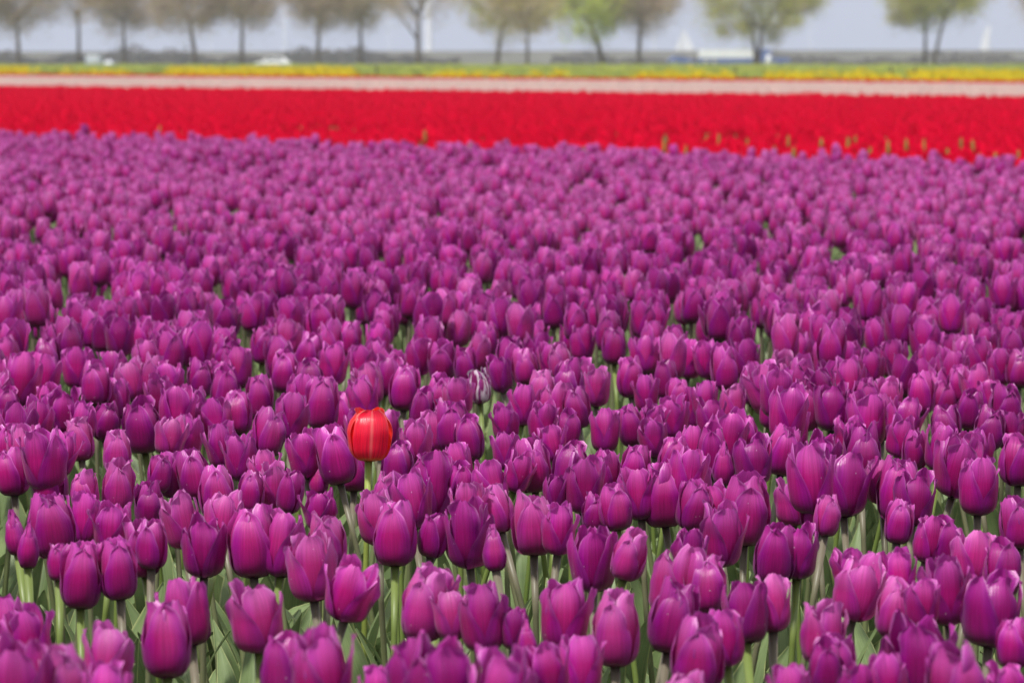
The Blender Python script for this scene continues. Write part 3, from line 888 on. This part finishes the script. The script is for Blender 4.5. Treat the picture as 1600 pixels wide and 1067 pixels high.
# ---------------------------------------------------------------- yellow flowers and green crop beyond
M_YEL = simple('yellow_bloom', (0.64, 0.49, 0.008), .7, .12, 2.0, .2)
M_CROP = simple('crop_green', (0.30, 0.36, 0.085), .8, .25, 1.5, .2)
M_LIME = simple('crop_lime', (0.38, 0.42, 0.075), .8, .2, 1.0, .2)
def tuft(rng, top_mat, n=5, h=.45, w_=.16):
    mb = MB()
    for i in range(n):
        a = rng.uniform(0, 6.28); c, s_ = math.cos(a), math.sin(a)
        x0, y0 = rng.uniform(-.1, .1), rng.uniform(-.1, .1)
        hh = h * rng.uniform(.75, 1)
        mb.add([(x0 - c * w_ * .4, y0 - s_ * w_ * .4, 0), (x0 + c * w_ * .4, y0 + s_ * w_ * .4, 0), (x0 + c * w_, y0 + s_ * w_, hh * .8), (x0 - c * w_ * .7, y0 - s_ * w_ * .7, hh * .85)], [(0, 1, 2, 3)], [(0, 0)] * 4, 0)
        for k in range(3):
            xx, yy = x0 + rng.uniform(-.14, .14), y0 + rng.uniform(-.14, .14); zz = hh * rng.uniform(.8, 1.05); r_ = rng.uniform(.04, .07)
            b = rng.uniform(0, 6.28); cb, sb = math.cos(b), math.sin(b)
            mb.add([(xx - cb * r_, yy - sb * r_, zz - r_ * .7), (xx + cb * r_, yy + sb * r_, zz - r_ * .3), (xx + cb * r_, yy + sb * r_, zz + r_ * .7), (xx - cb * r_, yy - sb * r_, zz + r_ * .5)], [(0, 1, 2, 3)], [(0, 0)] * 4, top_mat)
    return mb.arrays()
yt = [tuft(random.Random(500 + i), 1) for i in range(5)]
lt = [tuft(random.Random(510 + i), 2) for i in range(5)]
gt_ = [tuft(random.Random(520 + i), 0, 4, .38, .25) for i in range(4)]
ranges = [(-400, 42, 1.0), (42, 95, .01), (95, 205, .12), (205, 268, .0), (268, 552, 1.0), (552, 675, .0), (675, 722, .5), (735, 800, .08), (830, 960, .03), (990, 1142, .5), (1205, 1388, .6), (1425, 1592, .85), (1592, 2000, .02)]
inst_y, inst_g = [], []
def column(x, y): return CX + FPX * x / y
P = bed(Q_RED2 + .8, Q_RED2 + 42, .42, margin=4)
for (x, y) in P:
    px = column(x, y); q = q_of(x, y) - Q_RED2
    pr = .0
    for a, b, v in ranges:
        if a <= px < b: pr = v
    near = q < (24 if pr > .8 else 11)
    pr2 = pr if near else pr * .02
    if rnd.random() < pr2:
        inst_y.append((rnd.randrange(5), x, y, 0, rnd.uniform(0, 6.28), rnd.uniform(.9, 1.3), rnd.uniform(.85, 1.1), 0, 0))
    elif rnd.random() < .12 + .5 * pr:
        inst_g.append((rnd.randrange(5), x, y, 0, rnd.uniform(0, 6.28), rnd.uniform(.9, 1.4), rnd.uniform(.7, 1.0), 0, 0))
    else:
        inst_g.append((5 + rnd.randrange(4), x, y, 0, rnd.uniform(0, 6.28), rnd.uniform(.9, 1.4), rnd.uniform(.6, 1.0), 0, 0))
P = np.array([(nr.uniform(-.19 * y - 5, .19 * y + 5), y) for y in np.sqrt(nr.uniform(100 ** 2, 208 ** 2, 8000))])
for (x, y) in P:
    if q_of(x, y) < Q_RED2 + 41: continue
    inst_g.append((rnd.randrange(5) if rnd.random() < .3 else 5 + rnd.randrange(4), x, y, 0, rnd.uniform(0, 6.28), rnd.uniform(1.3, 2.2), rnd.uniform(.45, .85), 0, 0))
print('yellow', len(inst_y), 'green', len(inst_g))
o = scatter('yellow_flower_strip', yt, inst_y, [M_CROP, M_YEL, M_LIME])
tag(o, 'patchy strip of bright yellow flowers below the trees', 'flowers', kind='stuff')
o = scatter('green_crop', lt + gt_, inst_g, [M_CROP, M_YEL, M_LIME])
tag(o, 'low yellow-green crop between the flower strips and the trees', 'crop', kind='stuff')

# fence posts
M_POST = simple('post_wood', (0.07, 0.06, 0.05), .9, .3, 8, .2)
for px, why in ((1146, 'below the two-stemmed tree'), (1387, 'left of the pair of slim trees'), (1424, 'right below the pair of slim trees'), (590, 'below the thin tree left of centre')):
    d = 66.5 + (1600 - px) * .004
    x, y = at_d(px, d)
    mb = MB(); mb.tube([(0, 0, 0), (0, 0, .62), (0, 0, .64)], [.025, .022, .015], 8)
    o = mb.build('fence_post', M_POST); o.location = (x, y, 0)
    tag(o, 'thin dark wooden post in the yellow flowers ' + why, 'post', 'posts in the yellow strip')

# ---------------------------------------------------------------- trees
M_LOLIVE = simple('olive_leaf', (0.42, 0.43, 0.06), .8, .35, .8, .2)
M_LGREEN = simple('fresh_leaf', (0.46, 0.54, 0.04), .8, .35, .8, .2)
M_LGOLD = simple('gold_leaf', (0.44, 0.37, 0.10), .8, .3, .8, .2)

def crown_mesh(seed, rx, rz, cz, leaf_mat, leaf_n, twig_n, lop=0.0):
    """fine twigs and small leaf faces gathered in clumps through an uneven volume"""
    r = np.random.RandomState(seed)
    ncl = 90
    cl = []
    while len(cl) < ncl:
        p = r.uniform(-1, 1, 3)
        if .25 < np.linalg.norm(p) < 1: cl.append((p[0] * rx * (1 + lop * p[0]), p[1] * rx, cz + p[2] * rz * r.uniform(.85, 1.05), r.uniform(.5, 1.15)))
    cl = np.array(cl)
    mb_t, mb_l = MB(), MB()
    for i in range(twig_n):
        c = cl[r.randint(ncl)]
        p = np.array(c[:3]) + r.normal(0, .7, 3) * c[3]
        o_ = p - np.array([0, 0, cz - rz * .9]); o_ = o_ / (np.linalg.norm(o_) + 1e-6)
        dr = o_ + r.normal(0, .5, 3); dr /= np.linalg.norm(dr)
        L_ = r.uniform(.35, 1.0); w_ = r.uniform(.008, .02)
        s_ = np.cross(dr, r.normal(0, 1, 3)); s_ /= np.linalg.norm(s_) + 1e-6
        a, b = p - dr * L_ / 2, p + dr * L_ / 2
        mb_t.add([tuple(a - s_ * w_), tuple(a + s_ * w_), tuple(b + s_ * w_ * .3), tuple(b - s_ * w_ * .3)], [(0, 1, 2, 3)], [(0, 0)] * 4)
    for i in range(leaf_n):
        c = cl[r.randint(ncl)]
        p = np.array(c[:3]) + r.normal(0, .6, 3) * c[3]
        a = r.normal(0, 1, 3); a /= np.linalg.norm(a); b = np.cross(a, r.normal(0, 1, 3)); b /= np.linalg.norm(b) + 1e-6
        s_ = r.uniform(.04, .095)
        mb_l.add([tuple(p - a * s_), tuple(p + b * s_ * .6), tuple(p + a * s_), tuple(p - b * s_ * .6)], [(0, 1, 2, 3)], [(0, 0)] * 4, 1)
    mb_t.v = mb_t.v; n = len(mb_t.v)
    for f, u, m_ in zip(mb_l.f, mb_l.uv, mb_l.m):
        mb_t.f.append([n + q for q in f]); mb_t.uv.append(u); mb_t.m.append(m_)
    mb_t.v.extend(mb_l.v)
    return mb_t.mesh('crown', [M_TWIG, leaf_mat], smooth=False)

def tree(px, d, py_fork, lean_px, width, kind, label, seed, two=False, cz_off=0.0, rad=.16, low=1.0):
    rng = random.Random(seed)
    x, y = at_d(px, d)
    zf = z_at(py_fork, d)
    kx = lean_px / FPX * d
    root = empty('roadside_tree', (x, y, 0))
    tag(root, label, 'tree', 'row of trees beyond the flower beds')
    tr = MB()
    def trunk(x0, top, bow):
        pts = []; rr = []
        for i in range(7):
            t = i / 6
            pts.append((x0 + (top - x0) * t ** 1.4 + bow * math.sin(math.pi * t), .05 * math.sin(3 * t), zf * t)); rr.append(rad * (1.25 - .45 * t if i else 1.6))
        tr.tube(pts, rr, 8)
        return pts[-1]
    heads = [trunk(0, kx, 0)] if not two else [trunk(-.06, kx - two, -.02), trunk(.08, kx + two, .04)]
    tr.build('trunk', M_BARK, root)
    # limbs: forks reaching into the crown
    width *= 1.2
    rz = width * .8 + .4
    cz = zf + rz * .62 + cz_off
    for hd in heads:
        for k in range(5):
            lm = MB()
            a = k * 1.256 + rng.uniform(-.4, .4); sp_ = rng.uniform(.35, .75) * width
            p0 = Vector(hd) + Vector((0, 0, -.02 * k))
            p3 = Vector((hd[0] + math.cos(a) * sp_, hd[1] + math.sin(a) * sp_, zf + rng.uniform(1.3, 3.0)))
            p1 = p0.lerp(p3, .35) + Vector((0, 0, -.1)); p2 = p0.lerp(p3, .7) + Vector((rng.uniform(-.15, .15), 0, .15))
            lm.tube([p0, p1, p2, p3], [rad * .62, rad * .45, rad * .3, rad * .14], 6)
            for _ in range(5):
                q0 = p1.lerp(p3, rng.uniform(0, .9)); q1 = q0 + Vector((rng.uniform(-.9, .9), rng.uniform(-.7, .7), rng.uniform(.2, .9)))
                q2 = q1 + Vector((rng.uniform(-.5, .5), rng.uniform(-.4, .4), rng.uniform(.1, .6)))
                lm.tube([q0, q1, q2], [rad * .2, rad * .12, rad * .05], 4)
            lm.build('limb', M_BARK, root)
    spec = {'bare': (M_LGOLD, 1800, 9500), 'thin': (M_LGOLD, 600, 3600), 'olive': (M_LOLIVE, 9000, 5500), 'gold': (M_LGOLD, 9000, 4500), 'green': (M_LGREEN, 14000, 1500), 'mixed': (M_LOLIVE, 16000, 3500)}[kind]
    cr = link('crown', crown_mesh(seed, width, rz, cz, spec[0], int(spec[1] * low), int(spec[2] * low)), root)
    cr.location = (kx, 0, 0)
    return root

tree(37, 226, 32, -2, 3.0, 'bare', 'bare brown tree at the far left edge of the row', 21, rad=.15)
tree(130, 228, 26, 0, 2.6, 'thin', 'thin tree with visible bare branches, second from the left', 22, rad=.14, cz_off=.6)
tree(200, 226, 33, 0, 2.6, 'bare', 'slim straight bare tree, third from the left', 23, rad=.13, cz_off=.3)
tree(310, 224, 34, -8, 3.0, 'bare', 'bare tree with a low broad brown crown and slightly bent trunk', 24, rad=.16)
tree(382, 224, 28, 1, 2.5, 'bare', 'straight bare tree behind the white car', 25, rad=.15, cz_off=.1)
tree(500, 222, 28, 2, 2.6, 'bare', 'bare tree right of the white car', 26, rad=.14, cz_off=.1)
tree(566, 226, 31, 0, 2.3, 'gold', 'dark slim trunk under a golden olive crown', 27, rad=.14, cz_off=.3)
t655 = tree(655, 214, 24, 0, 2.7, 'thin', 'forked tree with one low limb reaching left, left of the white tower', 28, rad=.16, cz_off=.4)
mb = MB(); x_, y_ = 0, 0
zz0 = z_at(64, 214); zz1 = z_at(42, 214); zz2 = z_at(22, 214)
mb.tube([(-.02, 0, zz0), (-.75, .1, zz1), (-1.55, .1, zz2), (-2.1, .2, zz2 + .8)], [.10, .08, .055, .02], 6)
mb.build('limb', M_BARK, t655)
tree(777, 224, 44, 8, 3.6, 'olive', 'bent tree with a wide grey olive crown near the centre', 29, rad=.16, cz_off=.1)
tree(824, 205, 46, 0, 2.4, 'gold', 'pale thin tree standing nearer than the rest, near the centre', 30, rad=.11, cz_off=.4, low=.7)
tree(941, 216, 38, -20, 2.6, 'green', 'leaning tree with a fresh green crown', 31, rad=.18, cz_off=-.35, low=1.3)
tree(996, 216, 30, 3, 2.3, 'bare', 'upright bare tree just right of the leaning green one', 32, rad=.15, cz_off=.2)
tree(1179, 222, 46, 0, 4.3, 'mixed', 'big two-stemmed tree with dense olive crown in front of the lorry', 33, two=.38, rad=.14, cz_off=.0, low=1.9)
tree(1439, 218, 24, 0, 3.1, 'mixed', 'left one of two slim trees sharing one crown on the right', 34, rad=.12, cz_off=-.1, low=1.2)
tree(1453, 215, 20, 18, 3.1, 'mixed', 'right curving one of two slim trees sharing one crown', 35, rad=.12, cz_off=-.1, low=1.2)
tree(1655, 218, 26, 0, 2.7, 'bare', 'bare brown crown just entering the right edge', 36, rad=.15, cz_off=.2)
tree(-45, 226, 30, 0, 2.7, 'gold', 'golden brown crown just entering the left edge', 37, rad=.15)

# low bare hedge in front of the dyke, darker on the left
def hedge(name, px0, px1, d, h0, n, mat, seed, label):
    r = np.random.RandomState(seed); mb = MB()
    for i in range(n):
        px = r.uniform(px0, px1); x, y = at_d(px, d + r.uniform(-3, 3))
        hh = h0 * (1 + .35 * math.sin(px * .021 + seed) + .2 * math.sin(px * .07)) * r.uniform(.5, 1.0)
        z = -.6 + hh * r.uniform(.1, 1); s_ = r.uniform(.12, .3)
        a = r.normal(0, 1, 3); a /= np.linalg.norm(a); b = np.cross(a, r.normal(0, 1, 3)); b /= np.linalg.norm(b) + 1e-6
        p = np.array([x, y, z])
        mb.add([tuple(p - a * s_), tuple(p + b * s_), tuple(p + a * s_), tuple(p - b * s_)], [(0, 1, 2, 3)], [(0, 0)] * 4)
    o = link(name, mb.mesh(name, [mat], smooth=False)); tag(o, label, 'hedge', kind='stuff')
M_HEDGE = simple('bare_hedge', (0.085, 0.07, 0.06), .9, .3, .5, .1)
hedge('far_hedge', -150, 720, 405, 2.2, 9000, M_HEDGE, 3, 'long dark bare hedge far behind the trees on the left')
hedge('low_far_hedge', 860, 1800, 415, 1.7, 5000, M_HEDGE, 8, 'low grey hedge far behind the trees on the right')

# ---------------------------------------------------------------- vehicles far behind the trees
def paint(name, col, rough=.35): return simple(name, col, rough, .04, 2, .5)
M_WHITE = paint('white_paint', (0.80, 0.80, 0.80)); M_BLUE = paint('blue_paint', (0.06, 0.11, 0.32)); M_SILVER = paint('silver_paint', (0.45, 0.48, 0.52))
M_GLASS = simple('dark_glass', (0.03, 0.04, 0.05), .1, .1, 1, .6); M_TYRE = simple('tyre', (0.02, 0.02, 0.02), .9, .1, 5, .1); M_RIM = paint('rim_metal', (0.5, 0.5, 0.5))
M_LAMP = paint('lamp_glass', (0.7, 0.7, 0.65), .15)
def wheel(root, x, y, r_, w_=.2):
    mb = MB(); mb.tube([(0, -w_ / 2, 0), (0, -w_ / 2 + .03, 0), (0, w_ / 2 - .03, 0), (0, w_ / 2, 0)], [r_ * .94, r_, r_, r_ * .94], 20)
    o = mb.build('wheel', M_TYRE, root); o.location = (x, y, r_)
    mb = MB(); mb.tube([(0, -w_ / 2 - .012, 0), (0, w_ / 2 + .012, 0)], r_ * .6, 14)
    mb.build('rim', M_RIM, o)
def car(px, d, z, rot, paintm, label, name='parked_car', s_=1.0):
    x, y = at_d(px, d)
    root = empty(name, (x, y, z), rot)
    root.scale = (s_, s_, s_)
    tag(root, label, 'car')
    b = MB(); b.prism([(-2.1, .32), (2.08, .32), (2.15, .55), (2.1, .78), (1.25, .92), (-1.75, .95), (-2.12, .85), (-2.17, .55)], -.86, .86, taper=[.06, .06, 0, .03, .05, .05, .04, 0])
    b.build('body', paintm, root, smooth=False)
    c = MB(); c.prism([(-1.75, .94), (1.2, .92), (.55, 1.40), (.1, 1.47), (-.95, 1.46), (-1.45, 1.32)], -.78, .78, taper=[0, 0, .14, .16, .16, .13])
    c.build('roof', paintm, root, smooth=False)
    for sy in (-1, 1):
        wv = MB()
        pr = [(-1.35, .99), (-.35, .99), (-.35, 1.37), (-.92, 1.37), (-1.22, 1.27)]
        for prf in (pr, [(-.25, .99), (.95, .98), (.5, 1.33), (.08, 1.39), (-.25, 1.38)]):
            tp = [sy * (.785 - (p[1] - .94) * .28) for p in prf]
            n = len(prf)
            wv.add([(p[0], t * 1.005, p[1]) for p, t in zip(prf, tp)] + [(p[0], t * .97, p[1]) for p, t in zip(prf, tp)], [tuple(range(n)), tuple(range(n, 2 * n))[::-1]] + [(i, (i + 1) % n, n + (i + 1) % n, n + i) for i in range(n)], [(0, 0)] * (2 * n))
        wv.build('side_window', M_GLASS, root, smooth=False)
    ws = MB(); ws.add([(1.17, -.7, .97), (1.17, .7, .97), (.60, .62, 1.385), (.60, -.62, 1.385), (1.12, -.7, .93), (1.12, .7, .93), (.55, .62, 1.345), (.55, -.62, 1.345)], [(0, 1, 2, 3), (4, 7, 6, 5), (0, 3, 7, 4), (1, 5, 6, 2), (2, 6, 7, 3), (0, 4, 5, 1)], [(0, 0)] * 8)
    ws.build('windscreen', M_GLASS, root, smooth=False)
    for sy in (-1, 1):
        h = MB(); h.box((2.1, sy * .62, .68), (.08, .3, .14)); h.build('headlight', M_LAMP, root, smooth=False)
        for xx in (-1.32, 1.32): wheel(root, xx, sy * .78, .32)
    return root
car(430, 330, -.60, math.pi * .98, M_WHITE, 'white car parked side-on behind the yellow flowers on the left', s_=.95)
car(1062, 345, -.20, .12, M_BLUE, 'dark blue car at the left end of the lorry', s_=.75)
car(1214, 352, -.15, math.pi, M_BLUE, 'dark blue car right of the two-stemmed tree', s_=.62)
car(179, 345, -.55, 1.45, M_SILVER, 'small pale car beside the pale van on the left', s_=.62)

def van(px, d, z, rot, label):
    x, y = at_d(px, d); root = empty('parked_van', (x, y, z), rot); tag(root, label, 'van')
    b = MB(); b.prism([(-1.6, .3), (1.65, .3), (1.7, .9), (1.15, 1.15), (.75, 1.75), (-1.55, 1.8), (-1.65, 1.2)], -.85, .85, taper=[.05, .05, 0, .03, .1, .1, 0])
    b.build('body', M_SILVER, root, smooth=False)
    w_ = MB(); w_.add([(1.17, -.72, 1.17), (1.17, .72, 1.17), (.80, .68, 1.70), (.80, -.68, 1.70), (1.10, -.72, 1.12), (1.10, .72, 1.12), (.74, .68, 1.66), (.74, -.68, 1.66)], [(0, 1, 2, 3), (4, 7, 6, 5), (0, 3, 7, 4), (1, 5, 6, 2), (2, 6, 7, 3), (0, 4, 5, 1)], [(0, 0)] * 8)
    w_.build('windscreen', M_GLASS, root, smooth=False)
    for sy in (-1, 1):
        for xx in (-1.05, 1.1): wheel(root, xx, sy * .76, .31)
        s2 = MB(); s2.box((.35, sy * .835, 1.35), (.7, .05, .4)); s2.build('side_window', M_GLASS, root, smooth=False)
van(156, 350, -.80, 1.45, 'small pale van parked behind the second tree from the left')

# blue and white lorry
x, y = at_d(1136, 350)
root = empty('parked_lorry', (x, y, -.30), 0)
tag(root, 'long lorry with white upper body and blue lower body behind the two-stemmed tree', 'lorry')
b = MB(); b.box((-.25, 0, 1.46), (7.0, 2.3, 1.03)); b.build('cargo_box', M_WHITE, root, smooth=False)
b = MB(); b.box((-.25, 0, .63), (6.96, 2.24, .62)); b.build('side_skirt', M_BLUE, root, smooth=False)
b = MB(); b.prism([(3.35, .4), (5.2, .4), (5.25, 1.1), (4.9, 1.85), (4.6, 2.0), (3.35, 2.05)], -1.1, 1.1, taper=[.02, .02, 0, .05, .08, .08]); b.build('cab', M_BLUE, root, smooth=False)
b = MB(); b.add([(5.26, -.9, 1.15), (5.26, .9, 1.15), (4.95, .85, 1.82), (4.95, -.85, 1.82), (5.2, -.9, 1.12), (5.2, .9, 1.12), (4.88, .85, 1.8), (4.88, -.85, 1.8)], [(0, 1, 2, 3), (4, 7, 6, 5), (0, 3, 7, 4), (1, 5, 6, 2), (2, 6, 7, 3), (0, 4, 5, 1)], [(0, 0)] * 8); b.build('windscreen', M_GLASS, root, smooth=False)
for xx in (-2.9, -1.9, 3.1, 4.5):
    for sy in (-1, 1): wheel(root, xx, sy * 1.0, .42, .26)

# white marker post
x, y = at_d(1197, 335)
mb = MB(); mb.tube([(0, 0, 0), (0, 0, 1.55), (0, 0, 1.62)], [.28, .28, .2], 10)
o = mb.build('marker_post', M_WHITE); o.location = (x, y, -.6)
tag(o, 'stout white marker post right of the lorry', 'post')

# ---------------------------------------------------------------- sails beyond the dyke, wind turbines in the haze
M_SAIL = simple('sailcloth', (0.82, 0.82, 0.80), .7, .03, 1, .2)
def sail_boat(px, d, top_py, sail_w, label, mirror=1, narrow=False):
    x, y = at_d(px, d); zt = z_at(top_py, d) + .5
    root = empty('sailing_boat', (x, y, -.5)); tag(root, label, 'boat')
    h = MB()
    rows = []
    L_ = max(6.5, sail_w * 1.3)
    for i in range(9):
        t = i / 8; xx = (-.5 + t) * L_; w_ = .95 * math.sin(math.pi * min(1, .25 + .75 * (1 - t))) ** .7 if t < 1 else .02
        rows.append([(xx, -w_, .7 + .25 * t), (xx, -w_ * .75, .15), (xx, 0, -.1), (xx, w_ * .75, .15), (xx, w_, .7 + .25 * t), (xx, 0, .75 + .25 * t), (xx, -w_, .7 + .25 * t)])
    h.grid(rows); h.build('hull', M_WHITE, root)
    m_ = MB(); m_.tube([(.3 * mirror, 0, .7), (.3 * mirror, 0, zt + .4)], [.07, .04], 8); m_.build('mast', M_RIM, root)
    ms = MB()
    n = 8
    rows = []
    for i in range(n + 1):
        t = i / n; z0 = 1.2 + (zt - 1.2) * t; wd = sail_w * (.62 if not narrow else .8) * (1 - t) ** (.8 if not narrow else .45) + .05
        rows.append([(.3 * mirror - mirror * wd * u - mirror * .03, .35 * math.sin(math.pi * u) * (1 - t * .6), z0) for u in (0, .33, .66, 1)])
    ms.grid(rows); o = ms.build('mainsail', M_SAIL, root)
    md = o.modifiers.new('cloth thickness', 'SOLIDIFY'); md.thickness = .02
    if not narrow:
        js = MB(); rows = []
        for i in range(n + 1):
            t = i / n; z0 = 1.0 + (zt * .9 - 1.0) * t; wd = sail_w * .38 * (1 - t) + .04
            rows.append([(.42 * mirror + mirror * wd * u, .25 * math.sin(math.pi * u), z0) for u in (0, .5, 1)])
        js.grid(rows); o = js.build('jib', M_SAIL, root)
        md = o.modifiers.new('cloth thickness', 'SOLIDIFY'); md.thickness = .02
sail_boat(1066, 560, 46, 4.6, 'white sailing boat with triangular sails rising behind the lorry', -1)
sail_boat(1536, 560, 40, 2.4, 'lone narrow white sail beyond the dyke on the far right', 1, True)

M_TOWER = paint('tower_white', (0.82, 0.82, 0.82), .5)
def turbine(px, d, label, r0=2.6, hub=88, seed=0):
    x, y = at_d(px, d); root = empty('wind_turbine', (x, y, -.5)); tag(root, label, 'wind turbine', 'wind turbines in the haze beyond the lake')
    m_ = MB(); m_.tube([(0, 0, hub * i / 12) for i in range(13)], [r0 * (1 - .45 * i / 12) for i in range(13)], 20, cap=False); m_.build('tower', M_TOWER, root)
    n_ = MB(); n_.tube([(0, -4, hub + 1), (0, -2.5, hub + 1), (0, 4, hub + 1), (0, 5, hub + 1)], [1.2, 1.9, 1.9, 1.4], 12); n_.build('nacelle', M_TOWER, root)
    h_ = MB(); h_.tube([(0, -4.1, hub + 1), (0, -5.2, hub + 1), (0, -6, hub + 1)], [1.5, 1.3, .3], 12); h_.build('hub', M_TOWER, root)
    for k in range(3):
        a = seed + k * 2.094
        bl = MB()
        rows = []
        for i in range(8):
            t = i / 7; rr = 1.2 + 36 * t; c = (2.6 * (1 - t) ** .8 + .35) * (.5 + .5 * min(1, t * 6)); th = .35 * (1 - t) + .06
            ex, ez = math.sin(a), math.cos(a); px_, pz_ = math.cos(a), -math.sin(a)
            rows.append([(ex * rr + px_ * c * u, -5.1 + th * v, hub + 1 + ez * rr + pz_ * c * u) for (u, v) in ((-.3, 0), (0, -1), (.7, 0), (0, 1), (-.3, 0))])
        bl.grid(rows); bl.build('blade', M_TOWER, root)
turbine(672, 640, 'nearest white turbine tower right of the forked tree', .85, 88, 2.2)
turbine(449, 1700, 'faint white turbine tower right of the white car', 1.3, 88, .9)
turbine(335, 2200, 'very faint turbine tower between the two bare trees left of the car', 1.3, 88, .4)
turbine(1020, 1900, 'faint turbine tower left of the sailing boat', 1.3, 88, 1.0)
turbine(610, 2400, 'faintest turbine tower just left of the forked tree', 1.3, 88, .1)
turbine(1262, 2300, 'faint turbine tower right of the big two-stemmed tree', 1.3, 88, .2)

# ---------------------------------------------------------------- haze
mh = bpy.data.materials.new('haze'); mh.use_nodes = True
t = mh.node_tree; t.nodes.clear()
oo = t.nodes.new('ShaderNodeOutputMaterial'); pv = t.nodes.new('ShaderNodeVolumePrincipled')
pv.inputs['Color'].default_value = (0.66, 0.69, 0.79, 1)
pv.inputs['Density'].default_value = 0.0007
t.links.new(pv.outputs[0], oo.inputs['Volume'])
hb = MB(); hb.box((0, 3900, 64), (14400, 8400 + 2000, 134))
hz = hb.build('haze', mh, smooth=False)
tag(hz, 'thin pale haze over the fields and the lake', 'haze', kind='stuff')
